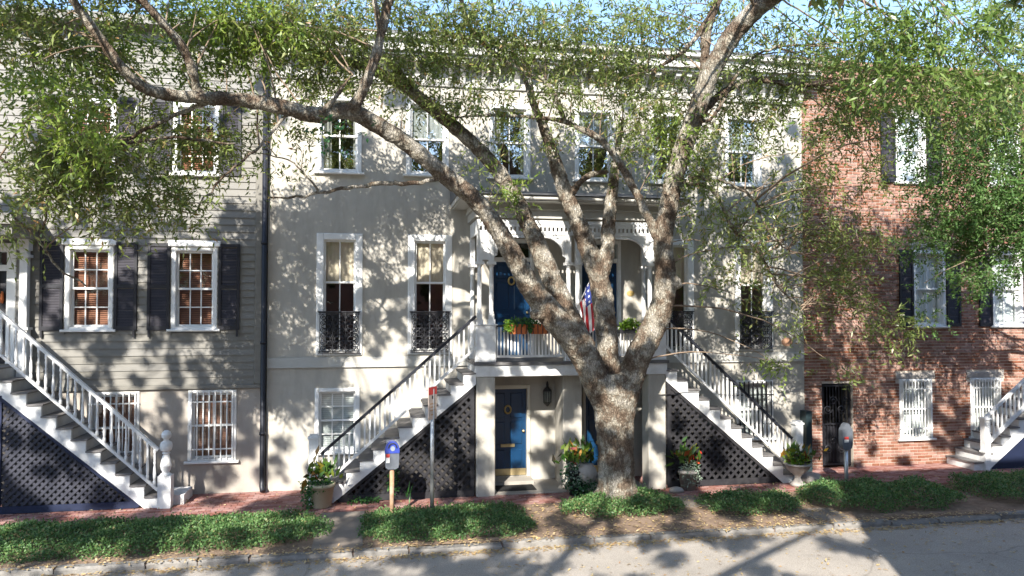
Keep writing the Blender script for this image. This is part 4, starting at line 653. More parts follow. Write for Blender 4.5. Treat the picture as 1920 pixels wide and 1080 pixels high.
# flights either side of the porch
def box_newel(st, xb, yy):
    s = 1 if xb > 4 else -1; x = xb + s * .12
    m = MB().box(x - .09, x + .09, yy - .09, yy + .09, -.05, 1.28).box(x - .11, x + .11, yy - .11, yy + .11, 1.28, 1.32).box(x - .08, x + .08, yy - .08, yy + .08, 1.32, 1.36)
    m.build('newel_post', m_whitewood, st)
for xb, xt, lab in ((-1.08, 2.02, 'white flight with black handrail rising right to the porch'), (9.1, 6.14, 'white flight with black handrail rising left to the porch')):
    staircase(MH, xb, xt, 2.74, YF, -.05, 13, m_char, m_char, square_baluster, m_pipe, .098, (.125, .055), lab, .74, YF + .05, box_newel)
bx(10.0, 10.148, -.32, -.06, 0, 1.42).build('meter_cupboard', m_green, MH)
# ------------------------------------------------------------------ right house: red brick
BH = thing('brick_house', 'red brick house with barred basement windows and black shutters', 'house', (13, 0, 0))
g = (10.62, 11.45, -.2, 2.03)
bwin = [(13.15, 14.05, 3.42, 5.3), (15.4, 16.3, 3.42, 5.3), (12.7, 13.55, 7.0, 8.7), (15.4, 16.3, 7.0, 8.7), (12.72, 13.62, .64, 2.10), (14.72, 15.6, .64, 2.10), g]
wall_open(MB(), 10.16, 21, -.2, 9.75, bwin, .006, .35).build('wall', m_mortar, BH)
shell(BH, 10.16, 21, 9.75, 9, m_brick)
brk = MB().bev(0, .196, -.008, .006, 0, .059, .003); bme = brk.mesh('brick', m_brick)
cand = []; row = 0; z = 0.002
lint = [(a - .1, b + .1, d, d + .15) for a, b, c, d in bwin[:6]]
while z < 9.7:
    x = 10.165 + (row % 2) * .105 - .105
    while x < 18.5:
        a, b = max(x, 10.165), x + .2
        for o in bwin + lint:
            if o[2] - .03 < z + .064 and o[3] > z + .005:
                if a < o[0] < b: b = min(b, o[0] - .004) if o[0] - a > .03 else a
                elif a < o[1] < b: a = o[1] + .004
                elif o[0] <= a and b <= o[1]: b = a
        if b - a > .03: cand.append((a, b - a, z))
        x += .21
    row += 1; z += .0745
full = [c for c in cand if abs(c[1] - .2) < 1e-4 and c[2] < 3.3 and c[0] < 13.9]
full.sort(key=lambda c: abs(c[0] - 11.9) * 1.0 + abs(c[2] - 1.15) * 1.2); single = set(full[:300]); rest = MB()
for c in cand:
    yy = random.uniform(-.003, .002)
    if c in single: put('brick', bme, BH, (c[0], yy, c[2]))
    else:
        s = c[1] / .2; rest.add([(c[0] + p[0] * s, p[1] + yy, p[2] + c[2]) for p in brk.v], brk.f); rest.t += [random.random()] * len(brk.f)
rest.build('brickwork', m_brick, BH, kind='stuff')
m = MB().box(10.16, 21, -.12, .0, 9.3, 9.45).box(10.16, 21, -.22, .0, 9.45, 9.62).box(10.16, 21, -.3, .35, 9.75, 9.85); m.build('cornice', m_brick, BH)
for a, b, c, d in lint: MB().bev(a + .005, b - .005, -.02, .05, c + .005, d - .005, .008).build('lintel', m_stone, BH)
for a, b, c, d in bwin[:4]:
    window(BH, a, b, c, d, .5, 2, (1, 1), .075, 0, ('full', m_white)); 
for a, b in ((12.74, 13.13), (14.07, 14.46), (15.0, 15.38), (16.32, 16.7)): shutter(BH, a, b, 3.4, 5.3)
for a, b in ((12.28, 12.68), (13.57, 13.97)): shutter(BH, a, b, 6.98, 8.7)
for a, b, c, d in bwin[4:6]: barred(BH, a, b, c, d, 10, m_white, ('slats', m_blind), 0, 3)
# iron gate in its passage
m = MB().box(g[0], g[1], 1.2, 1.25, -.1, 2.1).box(g[0] - .05, g[0], .35, 1.2, -.1, 2.1).box(g[1], g[1] + .05, .35, 1.2, -.1, 2.1); m.build('passage', m_dark, BH)
m = MB(); a, b = g[0] + .03, g[1] - .03
for z in (.05, 1.02, 1.95): m.box(a, b, .05, .09, z, z + .045)
for x in (a, b - .035): m.box(x, x + .035, .055, .085, .02, 2.0)
for k in range(9):
    x = a + .06 + (b - a - .12) * k / 8; m.box(x - .009, x + .009, .06, .08, .095, 1.95)
for zc in (.55, 1.5):
    for xc in (.22, .58):
        for s in (-1, 1): scroll(m, (a + xc + s * .07, zc + s * .1), .12, 1.5, 0, .045, s, .011)
m.box(a + .06, b - .06, .095, .1, .1, 1.0)
m.build('iron_gate', m_iron, BH)
# front flight of the brick house
nr = 14; run, rise = .25, .2; x0 = 14.0
poly = []
for i in range(nr): poly += [(x0 + i * run, i * rise), (x0 + i * run, (i + 1) * rise - .03)]
poly += [(x0 + nr * run, nr * rise - .03), (x0 + nr * run, nr * rise - .42), (x0 + run * 1.6, 0)]
st = MB().prism(poly[1:][::-1] + [(x0, 0)], -.9, -.85).build('staircase', m_whitewood, BH, label='white timber flight rising right along the brick wall')
for i in range(nr):
    bx(x0 + i * run - .03, x0 + (i + 1) * run, -.93, -.02, (i + 1) * rise - .03, (i + 1) * rise).build('tread', m_tread, st)
    bx(x0 + i * run + .002, x0 + i * run + .02, -.849, -.025, i * rise, (i + 1) * rise - .031).build('riser', m_whitewood, st)
hz = lambda x: rise + (x - x0) * rise / run
xn = x0 + .32
m = MB().box(xn - .075, xn + .075, -.97, -.82, 0, 1.2).box(xn - .095, xn + .095, -.99, -.80, .42, .46).box(xn - .1, xn + .1, -.995, -.795, 1.2, 1.25); m.build('newel_post', m_whitewood, st)
xe = x0 + nr * run
MB().bar((xn, -.895, hz(xn) + .78), (xe, -.895, hz(xe) + .78), .06, .07).build('handrail', m_whitewood, st)
MB().bar((xn, -.895, hz(xn) + .14), (xe, -.895, hz(xe) + .14), .09, .05).build('bottom_rail', m_whitewood, st)
me = square_baluster(.62)
for k in range(26):
    x = xn + .1 + k * .12; put('baluster', me, st, (x, -.895, hz(x) + .16))
MB().prism([(x0 + run * 1.9, .0), (xe, .0), (xe, nr * rise - .5)][::1], -.84, -.82).build('skirt_panel', m_navyb, st)
# ------------------------------------------------------------------ oak
OAK = thing('oak_tree', 'large multi limbed oak in front of the porch with pale grey bark', 'tree', (4.68, -2.3, 0))
def catmull(pts, step=.10):
    P = [Vector(p[:3]) for p in pts]; r = [p[3] for p in pts]; out = []; ro = []
    for i in range(len(P) - 1):
        p0 = P[max(i - 1, 0)]; p1 = P[i]; p2 = P[i + 1]; p3 = P[min(i + 2, len(P) - 1)]; n = max(2, int((p2 - p1).length / step))
        for k in range(n):
            t = k / n; out.append(.5 * ((2 * p1) + (p2 - p0) * t + (2 * p0 - 5 * p1 + 4 * p2 - p3) * t * t + (3 * p1 - p0 - 3 * p2 + p3) * t ** 3)); ro.append(r[i] + (r[i + 1] - r[i]) * t)
    out.append(P[-1]); ro.append(r[-1]); return out, ro
big = MB(); limbpts = []
for nm, pts in LIMBS.items():
    P, r = catmull(pts); r = [q * (.92 if nm == 'T' else .9) for q in r]; limbpts += [(p, q) for p, q in zip(P, r)]
    if max(r) > .05: big.tube(P, r, 18, True, .045)
    else: MB().tube([p + Vector((random.gauss(0, .012), random.gauss(0, .012), random.gauss(0, .012))) for p in P], r, 7, True, .1).build('branch', m_bark, OAK, True)
# root flare
for k in range(7):
    a = k * .9 + .3; c = Vector((4.68, -2.3, 0)); d = Vector((math.cos(a), math.sin(a), 0)); rr = random.uniform(.36, .48)
    big.tube([c + d * .12 + Vector((0, 0, .75)), c + d * .22 + Vector((0, 0, .35)), c + d * rr + Vector((0, 0, .05)), c + d * (rr + .2) + Vector((0, 0, -.1))], [.14, .13, .10, .05], 10)
tk = big.build('trunk', m_bark, OAK, True)
md = tk.modifiers.new('remesh', 'REMESH'); md.mode = 'VOXEL'; md.voxel_size = .022; md.use_smooth_shade = True
md = tk.modifiers.new('smooth', 'SMOOTH'); md.iterations = 3; md.factor = .5
for tn, sz, st in (('bark_lumps', .22, .05), ('bark_ridges', .06, .03)):
    tx = bpy.data.textures.new(tn, 'CLOUDS'); tx.noise_scale = sz; tx.noise_depth = 3
    md = tk.modifiers.new(tn, 'DISPLACE'); md.texture = tx; md.strength = st; md.mid_level = .5; md.texture_coords = 'GLOBAL'
LP = np.array([tuple(p) for p, _ in limbpts])
def foliage(blobs, parent, name, mat, L=.10, W=.024, K=9, tw=.42, per=1.0, stems=True, droop=.35, tight=1.):
    """twigs bunched into clumps inside each blob, narrow leaves set along every twig"""
    PP = []; DD = []; NN = []; T0 = []; TD = []; TL = []; clumpc = []
    for (x, y, z, rx, ry, rz, cov, kind) in blobs:
        area = math.pi * rx * rz; n = int(per * cov * area / (.25 * L * W) / K) + 2
        c = np.array((x, y, z)); R3 = np.array((rx, ry, rz)); m = max(2, int(area * (3.2 if tight == 1 else 4.)) + 2)
        cc = unit(rng.normal(size=(m, 3))) * (rng.random((m, 1)) ** .45) * R3 * .9 + c
        wts = rng.gamma(1.2, 1, m); wts /= wts.sum(); idx = rng.choice(m, n, p=wts)
        sp = (.17 + .10 * np.mean(R3)) * tight; base = cc[idx] + rng.normal(size=(n, 3)) * sp * np.array((1, 1, .75))
        d = unit(rng.normal(size=(n, 3)) * .9 + unit(base - cc[idx]) * .6 + np.array((0, 0, -droop)))
        T0.append(base); TD.append(d); TL.append(tw * rng.uniform(.55, 1.25, n)); clumpc += [tuple(q) for q in cc]
    T0 = np.concatenate(T0); TD = np.concatenate(TD); TL = np.concatenate(TL); n = len(T0)
    s = (np.arange(K) + .6) / K
    sag = np.zeros((n, K, 3)); sag[:, :, 2] = -.25 * (s[None, :] ** 2) * TL[:, None]
    P = T0[:, None] + TD[:, None] * (s[None, :, None] * TL[:, None, None]) + sag
    side = unit(np.cross(TD, rng.normal(size=(n, 3))))
    alt = np.where(np.arange(K) % 2 == 0, 1., -1.)
    D = unit(TD[:, None] * .55 + side[:, None] * alt[None, :, None] * .7 + rng.normal(size=(n, K, 3)) * .38 + np.array((0, 0, -.15)))
    N = unit(rng.normal(size=(n, K, 3)) * .75 + np.array((-.1, -.35, .8)))
    tint = (rng.random((n, 1)) * .55 + rng.random((n, K)) * .45).clip(0, .999)
    ls = L * rng.uniform(.65, 1.25, (n, K)); ws = W * rng.uniform(.75, 1.25, (n, K))
    o = leaves(name, P.reshape(-1, 3), D.reshape(-1, 3), N.reshape(-1, 3), ls.ravel(), ws.ravel(), tint.ravel(), mat, parent, kind='stuff')
    if stems:
        e = T0 + TD * TL[:, None]; e[:, 2] -= .25 * TL; u = unit(np.cross(TD, np.array((.3, .5, .8)))) ; v = np.cross(TD, u); r = .0032
        ang = [0, 2.094, 4.189]; V = np.empty((n, 4, 3), np.float32)
        for k, a in enumerate(ang): V[:, k] = T0 + (u * math.cos(a) + v * math.sin(a)) * r
        V[:, 3] = e
        me = bpy.data.meshes.new('twigs'); F = np.array([[0, 1, 3], [1, 2, 3], [2, 0, 3]]); F = (F[None] + np.arange(n)[:, None, None] * 4).reshape(-1, 3)
        me.vertices.add(4 * n); me.vertices.foreach_set('co', V.ravel()); me.loops.add(F.size); me.loops.foreach_set('vertex_index', F.ravel().astype(np.int32))
        me.polygons.add(len(F)); me.polygons.foreach_set('loop_start', np.arange(0, F.size, 3, dtype=np.int32)); me.polygons.foreach_set('loop_total', np.full(len(F), 3, np.int32))
        me.materials.append(m_twig); me.update(calc_edges=True); put('twigs', me, parent, kind='stuff')
    return clumpc
def branchlets(clumps, LPts, parent, frac=.5, maxd=4., rmax=.02):
    m = MB(); use = np.zeros(len(LPts))
    for c in clumps:
        if random.random() > frac: continue
        c = np.array(c); dd = np.linalg.norm(LPts - c, axis=1); j = int(np.argmin(dd + rng.random(len(dd)) * .5 + use)); d = dd[j]; use += .35 * np.exp(-(np.linalg.norm(LPts - LPts[j], axis=1) / .35) ** 2)
        if d > maxd or d < .15: continue
        a = Vector(LPts[j]); b = Vector(c); n = max(3, int(d / .25)); P = []; off = Vector((random.gauss(0, .12) * d, random.gauss(0, .12) * d, .18 * d)); w = Vector((0, 0, 0))
        for k in range(n + 1):
            t = k / n; w += Vector((random.gauss(0, .018), random.gauss(0, .018), random.gauss(0, .018))); P.append(a.lerp(b, t) + off * (4 * t * (1 - t)) * .5 + w)
        r0 = min(rmax, .006 + .006 * d); m.tube(P, [r0 * (1 - .75 * k / n) for k in range(n + 1)], 5, False)
    if m.v: m.build('branchlets', m_twig, parent, True, kind='stuff')
cl = foliage([b for b in BLOBS if b[7] == 0], OAK, 'crown', m_leaf, .125, .035, 8, .42, 1.2)
cl += foliage([b for b in BLOBS if b[7] == 1], OAK, 'bright_foliage', m_leafg, .13, .037, 8, .42, 1.4)
foliage([b for b in BLOBS if b[7] == 2], OAK, 'ivy_sprig', m_ivy, .09, .05, 5, .2, 1, False)
cn = foliage([b for b in BLOBS if b[7] == 3], OAK, 'near_foliage', m_leafn, .15, .038, 8, .42, 1.35)
branchlets(cl, LP, OAK, .6); branchlets(cn, LP, OAK, .5, 6., .025)
# the nearest leaves, one by one
lf = MB().add([(0, 0, 0), (.06, .018, .007), (.12, .014, .005), (.165, 0, -.008), (.12, -.014, .005), (.06, -.018, .007), (.06, 0, 0), (.12, 0, 0)], [(0, 6, 1), (1, 6, 7, 2), (2, 7, 3), (0, 5, 6), (5, 4, 7, 6), (4, 3, 7)])
lfm = lf.mesh('leaf', m_leafn, True); nb = [b for b in BLOBS if b[7] == 3]
for k in range(280):
    b = nb[k % len(nb)]; p = np.array(b[:3]) + unit(rng.normal(size=3)) * rng.random() ** .5 * np.array(b[3:6]) + np.array((0, -.35, 0))
    put('leaf', lfm, OAK, p, rot=(random.gauss(-.5, .5), random.gauss(.35, .5), random.uniform(0, 6.28)))
# unseen leaf clumps added above the view, along the sun's rays, to dapple the houses
def ztop(y): return 3.83 + .43 * (16.5 + y)
off = []; sd = np.array(SDIR)
lit = [np.array((*b[:3], b[3] * (.3 if b[7] == 1 else 1.))) for b in [q for q in BLOBS if q[7] in (1, 3)] + RBLOBS]
def blocks(p, r):
    for q in lit:
        v = q[:3] - p; t = v @ sd
        if t > 0 and np.linalg.norm(v - sd * t) < min(r, .2) + q[3] * .55: return True
    return False
def shade_blobs(targets, tlo, thi, rr, org):
    out = []
    for (tx, ty, tz, od) in targets:
        for _ in range(30):
            t = tlo + (thi - tlo) * random.random() ** 1.7 if _ < 12 else random.uniform(tlo, thi); p = np.array((tx, ty, tz)) - sd * (t / sd[1]); r = rr * random.uniform(.75, 1.3)
            if p[2] - r * .9 > ztop(p[1]) and p[2] < 13.5 and not blocks(p, r): break
        else: continue
        out.append((p[0], p[1], p[2], r, r, r * .8, od, 0))
    return out
tg = []
def want(x, z):                                     # share of the wall that lies in leaf shade
    c = .76 if x < -2.4 else (.62 if x < 6 else .54)
    if z < 2.9: c += .1
    if x > 10: c = .7 if z < 3 else .3
    if z > 6: c *= .22
    elif z > 4.6: c *= .72
    return c
for _ in range(int(26 * 8.6 * 26)):
    x, z = random.uniform(-10, 16), random.uniform(.0, 8.6); c = want(x, z) * (.82 + .35 * math.sin(x * 1.3 + 1) * math.sin(z * 1.7 + .4))
    if random.random() < -math.log(1 - min(c, .93)) / .095 / 26: tg.append((x, 0, z, 1.))
def mirrors(p):                                     # keep the sky clear that the top windows mirror
    t = -p[1]
    return any(abs(p[0] - c * (1 + t / 16.5)) < .62 and abs(p[2] - (7.6 + 3.8 * t / 16.5)) < .85 for c in (-.80, 1.10, 2.95, 4.93, 6.75, 8.62))
def clump_blobs(targets, rr):
    out = []
    for (tx, ty, tz, od) in targets:
        for k in range(14):
            t = max(5.2, (11.7 - tz) / 1.136) * random.uniform(1., 1.15 + .03 * k) if ty == 0 else random.uniform(9, 14); p = np.array((tx, ty, tz)) - sd * (t / sd[1]); r = rr * random.uniform(.6, 1.5)
            if p[2] - r * 1.8 > ztop(p[1]) and not blocks(p, r) and not mirrors(p): break
        else: continue
        out.append((p[0], p[1], p[2], r, r, r * .8, 2.6, 0))
    return out
off = clump_blobs(tg, .10)
co = foliage(off, OAK, 'dapple_clumps', m_leaf, .10, .042, 6, .12, 2.1, False, tight=.2)
branchlets(co, LP[LP[:, 2] > 3.83 + .42 * (16.5 + LP[:, 1])], OAK, .06, 7., .03)  # ties the added shade clumps to limbs above the view
# ------------------------------------------------------------------ evergreen at the right
EV = thing('evergreen_tree', 'dense small leaved evergreen tree in front of the brick house', 'tree', (17.2, -2.6, 0))
tp = [(17.2, -2.6, -.2, .2), (17.1, -2.65, 1.5, .17), (16.8, -2.8, 3.2, .14), (16.4, -3, 5, .1), (16.3, -3.1, 7, .06)]
P, r = catmull(tp); tm = MB().tube(P, r, 12, True, .05); EP = [tuple(p) for p in P]
for e in ((14.6, -3.3, 5.4), (13.6, -3.2, 5.0), (14.2, -3.2, 6.6), (15.0, -3.4, 4.6), (18.5, -2.8, 6)):
    P, r = catmull([(16.6, -2.9, 4.2, .07), ((16.6 + e[0]) / 2, -3.05, (4.2 + e[2]) / 2 + .25, .05), (*e, .02)]); tm.tube(P, r, 8); EP += [tuple(p) for p in P]
tm.build('trunk', m_bark, EV, True)
ce = foliage(RBLOBS, EV, 'crown', m_ever, .075, .034, 9, .30, .8); branchlets(ce, np.array(EP), EV, .5, 3.)
# ------------------------------------------------------------------ across the street, behind the viewer
TB = thing('street_tree', 'oak on the far pavement arching over the road', 'tree', (-4.5, -19.5, 0))
P, r = catmull([(-4.5, -19.5, -.2, .4), (-4.4, -19.4, 2, .34), (-4.2, -19.2, 4.5, .3), (-3.6, -18.8, 7, .2), (-3, -18, 9, .1)]); tb = MB().tube(P, r, 14, True, .05)
for e in ((-9, -17, 9), (-1, -15.5, 9.5), (2.5, -17, 9), (-7, -21, 9.5), (0, -20.5, 10)):
    P, r = catmull([(-4.2, -19.2, 4.5, .2), ((-4.2 + e[0]) / 2, (-19.2 + e[1]) / 2, 7.6, .12), (*e, .04)]); tb.tube(P, r, 8)
tb.build('trunk', m_bark, TB, True)
tg = []
for _ in range(1700):
    x, y = random.uniform(-10, 13), random.uniform(-10, -.3); c = (.72 if y > -3.6 else (.5 if x < 2.5 else .34)) * (.75 + .5 * math.sin(x * 1.1) * math.sin(y * 1.9))
    if random.random() < -math.log(1 - min(c, .9)) / 1.35: tg.append((x, y, 0, 1.))
bb = [b for b in clump_blobs(tg, .17) if b[1] > -25]
foliage(bb, TB, 'crown', m_leaf, .12, .05, 7, .19, 1.6, False, tight=.33)
RC = thing('row_house', 'low brick row house beyond the street tree', 'house', (-24, -40, 0))
op = [(x, x + 1.1, z, z + 1.9) for x in np.arange(-58, 8, 2.7) for z in (1.2, 4.9)]
w = wall_open(MB(), -60, 10, -.5, 9.2, op, -38.25, -38.); w.box(-60, 10, -46, -38.3, 8.9, 9.2).box(-60, -59.7, -46, -38.25, -.5, 8.9).box(9.7, 10, -46, -38.25, -.5, 8.9).box(-59.7, 9.7, -46, -45.7, -.5, 8.9); w.build('wall', m_brick, RC)
for o in op: bx(o[0], o[1], -38.2, -38.15, o[2], o[3]).build('pane', m_glass, RC)
RB = thing('row_house', 'brick corner house across the street beside the viewer', 'house', (20, -19, 0))
op = [(x, x + 1.1, z, z + 1.9) for x in np.arange(5.8, 34, 2.9) for z in (1.2, 4.9)]
w = wall_open(MB(), 4.44, 36, -.1, 9.5, op, -14.25, -14.0); w.box(4.44, 4.7, -24, -14.25, -.1, 9.5).box(35.75, 36, -24, -14.25, -.1, 9.5).box(4.7, 35.75, -24, -14.25, 9.2, 9.5).box(4.7, 35.75, -24, -23.7, -.1, 9.2)
w.build('wall', m_brick, RB)
for o in op: bx(o[0], o[1], -14.2, -14.15, o[2], o[3]).build('pane', m_glass, RB)
# ------------------------------------------------------------------ planting beds
def bed(label, x0, x1, y0, y1, h, seed, dens=2600, mat=m_bed):
    from_noise = lambda a, b: .5 + .25 * np.sin(a * 2.3 + seed * 1.7) * np.cos(b * 3.1 + a) + .25 * np.sin(a * 6.1 - b * 4.3 + seed)
    r = np.random.default_rng(seed); n = int((x1 - x0) * (y1 - y0) * dens)
    u = r.uniform(-1, 1, (n, 2)); ok = np.abs(u[:, 0]) ** 4 + np.abs(u[:, 1]) ** 3 + .22 * np.sin(u[:, 0] * 9 + seed) * np.sin(u[:, 1] * 5 + seed * 2) < r.uniform(.72, 1.12, n); ok &= from_noise((x0 + x1) / 2 + u[:, 0] * (x1 - x0) / 2, (y0 + y1) / 2 + u[:, 1] * (y1 - y0) / 2) > r.uniform(-.1, .3, n); u = u[ok]; n = len(u)
    hh = h * (1 - np.maximum(np.abs(u[:, 0]) ** 6, np.abs(u[:, 1]) ** 3.0) * .85) * (.82 + .18 * np.sin(u[:, 0] * 7 * (x1 - x0) / 3 + seed) * np.cos(u[:, 1] * 4 + u[:, 0] * 3)) * (.7 + .6 * from_noise((x0 + x1) / 2 + u[:, 0] * (x1 - x0) / 2, (y0 + y1) / 2 + u[:, 1] * (y1 - y0) / 2)) + r.normal(0, .03, n) + np.where(r.random(n) < .03, r.uniform(.03, .11, n), 0)
    P = np.stack([(x0 + x1) / 2 + u[:, 0] * (x1 - x0) / 2, (y0 + y1) / 2 + u[:, 1] * (y1 - y0) / 2, np.maximum(hh * r.uniform(.55, 1., n) ** .5, .01)], 1)
    D = unit(r.normal(size=(n, 3)) * .8 + np.array((0, -.1, .25))); N = unit(r.normal(size=(n, 3)) * .6 + np.array((0, -.3, .9)))
    leaves('ground_cover', P, D, N, r.uniform(.035, .065, n), r.uniform(.02, .034, n), r.random(n), mat, None, kind='stuff', label=label, cat='plants')
bed('long dark ground cover bed left of the concrete walk', -10, -.72, -4.0, -2.02, .22, 1)
bed('ground cover bed around the sign pole and blue meter', -.3, 2.8, -4.05, -2.05, .17, 2)
bed('ground cover tuft round the oak trunk', 3.45, 5.85, -3.3, -2.05, .28, 3, 3000)
bed('small ground cover patch right of the oak', 6.2, 8.15, -3.6, -2.3, .27, 4)
bed('rounded ground cover bed by the grey meter', 8.4, 11.6, -3.85, -1.97, .36, 5)
bed('shaded ground cover bed before the brick house steps', 12.05, 17, -3.95, -1.75, .34, 6)
# fallen leaves
def litter(n, fx, fy, z, name, lab):
    P = np.stack([fx(n), fy(n), np.full(n, z) + rng.random(n) * .012], 1); D = unit(np.stack([rng.normal(size=n), rng.normal(size=n), rng.normal(size=n) * .12], 1)); N = unit(rng.normal(size=(n, 3)) * .25 + np.array((0, 0, 1.)))
    leaves(name, P, D, N, rng.uniform(.04, .09, n), rng.uniform(.018, .035, n), rng.random(n), m_fall, None, kind='stuff', label=lab, cat='leaves')
litter(2600, lambda n: rng.uniform(-8, 13, n), lambda n: -4.38 - np.abs(rng.normal(0, .12, n)), -.08, 'fallen_leaves', 'yellow fallen leaves gathered along the gutter')
litter(2200, lambda n: rng.uniform(-8, 13, n), lambda n: rng.uniform(-9, -4.4, n), -.082, 'fallen_leaves', 'scattered fallen leaves out on the asphalt')
litter(1600, lambda n: rng.uniform(-8, 12, n), lambda n: rng.normal(-4.2, .12, n).clip(-4.33, -3.8), .012, 'fallen_leaves', 'fallen leaves caught on top of the kerb')
litter(1500, lambda n: rng.uniform(2.4, 8.6, n), lambda n: rng.uniform(-4.1, -2.0, n), .012, 'fallen_leaves', 'brown fallen leaves on bare soil by the oak')
litter(500, lambda n: rng.uniform(-8, 13, n), lambda n: rng.uniform(-2.0, -.3, n), .006, 'fallen_leaves', 'sparse fallen leaves on the brick pavement')
# ------------------------------------------------------------------ street furniture
PM = thing('parking_meter', 'blue domed parking meter on rusty post beside the sign pole', 'parking meter', (.30, -2.5, 0))
MB().tube([(.30, -2.5, -.1), (.30, -2.5, .93)], .042, 12).build('post', m_post, PM, True)
m = MB(); pr = [(-.115, .93), (-.125, 1.0), (-.13, 1.2), (.13, 1.2), (.125, 1.0), (.115, .93), (.06, .9), (-.06, .9)]
m.prism([(.30 + a, b) for a, b in pr], -2.57, -2.43); m.build('housing', m_meter, PM)
dm = MB().prism([(.30 + .135 * math.cos(a), 1.23 + .185 * math.sin(a)) for a in np.linspace(-.2, math.pi + .2, 17)], -2.58, -2.42).build('dome', m_mblue, PM)
MB().prism([(  .31 + .042 * math.cos(a), 1.28 + .046 * math.sin(a)) for a in np.linspace(0, 6.0, 12)], -2.586, -2.58).build('window', m_lens, dm)
MB().tube([(.31 + .075 * math.cos(a), -2.585, 1.29 + .085 * math.sin(a)) for a in np.linspace(0, math.pi, 9)], .012, 5).build('window_rim', m_iron, dm)
bx(.19, .255, -2.578, -2.57, 1.12, 1.18).build('sticker', m_red, PM); bx(.19, .255, -2.577, -2.57, 1.02, 1.118).build('sticker', m_white, PM)
SP = thing('sign_pole', 'narrow street sign with red top on a silver pole', 'sign', (1.03, -2.58, 0))
MB().tube([(1.03, -2.58, -.1), (1.03, -2.58, 2.36)], .038, 12).build('pole', m_steel, SP, True)
sg = bx(-.15, .15, -.004, .004, 1.80, 2.40).build('sign_plate', m_sign, SP); 
tagp = []
for n_, q, mm in (('red_band', (-.15, .15, -.0065, -.0042, 2.26, 2.40), m_red), ('arrow', (-.03, .03, -.0065, -.0042, 2.18, 2.24), m_iron)):
    tagp.append(bx(*q).build(n_, mm, sg))
for zz, ww in ((2.08, .10), (2.02, .08), (1.96, .10), (1.88, .06)): bx(-ww, ww, -.006, -.0042, zz, zz + .022).build('sign_lettering', m_post, sg)
sg.matrix_parent_inverse = Matrix.Identity(4); sg.location = (0, -.045, 0); sg.rotation_euler = (0, 0, R(56))
RM = thing('parking_meter', 'grey parking meter before the brick house gate', 'parking meter', (9.88, -2.0, 0))
MB().tube([(9.88, -2.0, -.1), (9.88, -2.0, .86)], .042, 12).build('post', m_steel, RM, True)
MB().prism([(9.88 + a, b) for a, b in ((-.10, .88), (-.12, .95), (-.12, 1.26), (-.05, 1.38), (.0, 1.41), (.05, 1.38), (.12, 1.26), (.12, .95), (.10, .88), (.05, .84), (-.05, .84))], -2.07, -1.93).build('housing', m_meter, RM)
bx(9.80, 9.90, -2.076, -2.07, 1.0, 1.06).build('sticker', m_white, RM); bx(9.80, 9.90, -2.076, -2.07, 1.062, 1.12).build('sticker', m_red, RM)
# ------------------------------------------------------------------ pots and plants
def strap(parent, c, n, L, W, mat, spread, seed, up=.9, name='croton'):
    r = np.random.default_rng(seed); P = np.array(c) + r.normal(size=(n, 3)) * np.array((spread, spread * .8, .04)); P[:, 2] += np.abs(r.normal(0, L * .55, n))
    D = unit(r.normal(size=(n, 3)) * .75 + np.array((0, -.1, up))); N = unit(r.normal(size=(n, 3)) * .6 + np.array((0, -.8, .4)))
    leaves(name, P, D, N, L * r.uniform(.6, 1.2, n), W * r.uniform(.7, 1.3, n), r.random(n), mat, parent, kind='stuff')
def tumble(parent, c, rad, n, mat, seed, L=.05, W=.035, name='foliage'):
    r = np.random.default_rng(seed); P = np.array(c) + unit(r.normal(size=(n, 3))) * (r.random((n, 1)) ** .4) * np.array(rad)
    D = unit(r.normal(size=(n, 3)) + np.array((0, -.2, -.1))); N = unit(r.normal(size=(n, 3)) * .6 + np.array((0, -.6, .6)))
    leaves(name, P, D, N, L * r.uniform(.6, 1.3, n), W * r.uniform(.7, 1.3, n), r.random(n), mat, parent, kind='stuff')
p = thing('potted_plant', 'croton with trailing vine in a tan pot at the foot of the left porch flight', 'potted plant', (-1.02, -1.48, 0))
MB().lathe([(.16, 0), (.18, .02), (.235, .40), (.255, .40), (.255, .46), (.225, .46), (.21, .40)], (-1.02, -1.48, 0), 20).build('pot', m_pot, p, True)
strap(p, (-1.04, -1.48, .55), 80, .24, .085, m_croton, .14, 11); tumble(p, (-1.12, -1.55, .45), (.33, .24, .16), 420, m_trail, 12); tumble(p, (-1.28, -1.56, .22), (.13, .15, .30), 300, m_trail, 13)
p = thing('potted_plant', 'croton and silver foliage with a round stone urn beside the oak trunk', 'potted plant', (4.18, -1.42, 0))
MB().lathe([(.12, 0), (.14, .03), (.07, .08), (.08, .12), (.18, .22), (.21, .34), (.19, .44), (.13, .50), (.14, .53)], (4.28, -1.56, .12), 18).build('urn', m_stone, p, True)
MB().lathe([(.2, 0), (.26, .5), (.28, .5), (.26, .52)], (4.15, -1.40, 0), 16).build('pot', m_iron, p, True)
strap(p, (4.15, -1.40, .66), 120, .26, .085, m_croton, .19, 21); tumble(p, (4.1, -1.46, .38), (.38, .2, .36), 520, m_ivy, 22, .06, .045); tumble(p, (4.1, -1.66, .36), (.36, .12, .32), 230, m_dusty, 23); tumble(p, (4.2, -1.72, .2), (.32, .1, .2), 260, m_ivy, 24, .06, .04)
p = thing('potted_plant', 'croton with red flowers and silver foliage beside the right porch pier', 'potted plant', (6.55, -1.45, 0))
MB().lathe([(.15, 0), (.2, .36), (.22, .36), (.2, .4)], (6.55, -1.42, 0), 16).build('pot', m_stone, p, True)
strap(p, (6.53, -1.42, .58), 70, .25, .085, m_croton, .14, 31); strap(p, (6.66, -1.5, .62), 12, .08, .035, m_redfl, .07, 32, name='flowers'); tumble(p, (6.55, -1.5, .34), (.24, .2, .34), 420, m_dusty, 33, .07, .025)
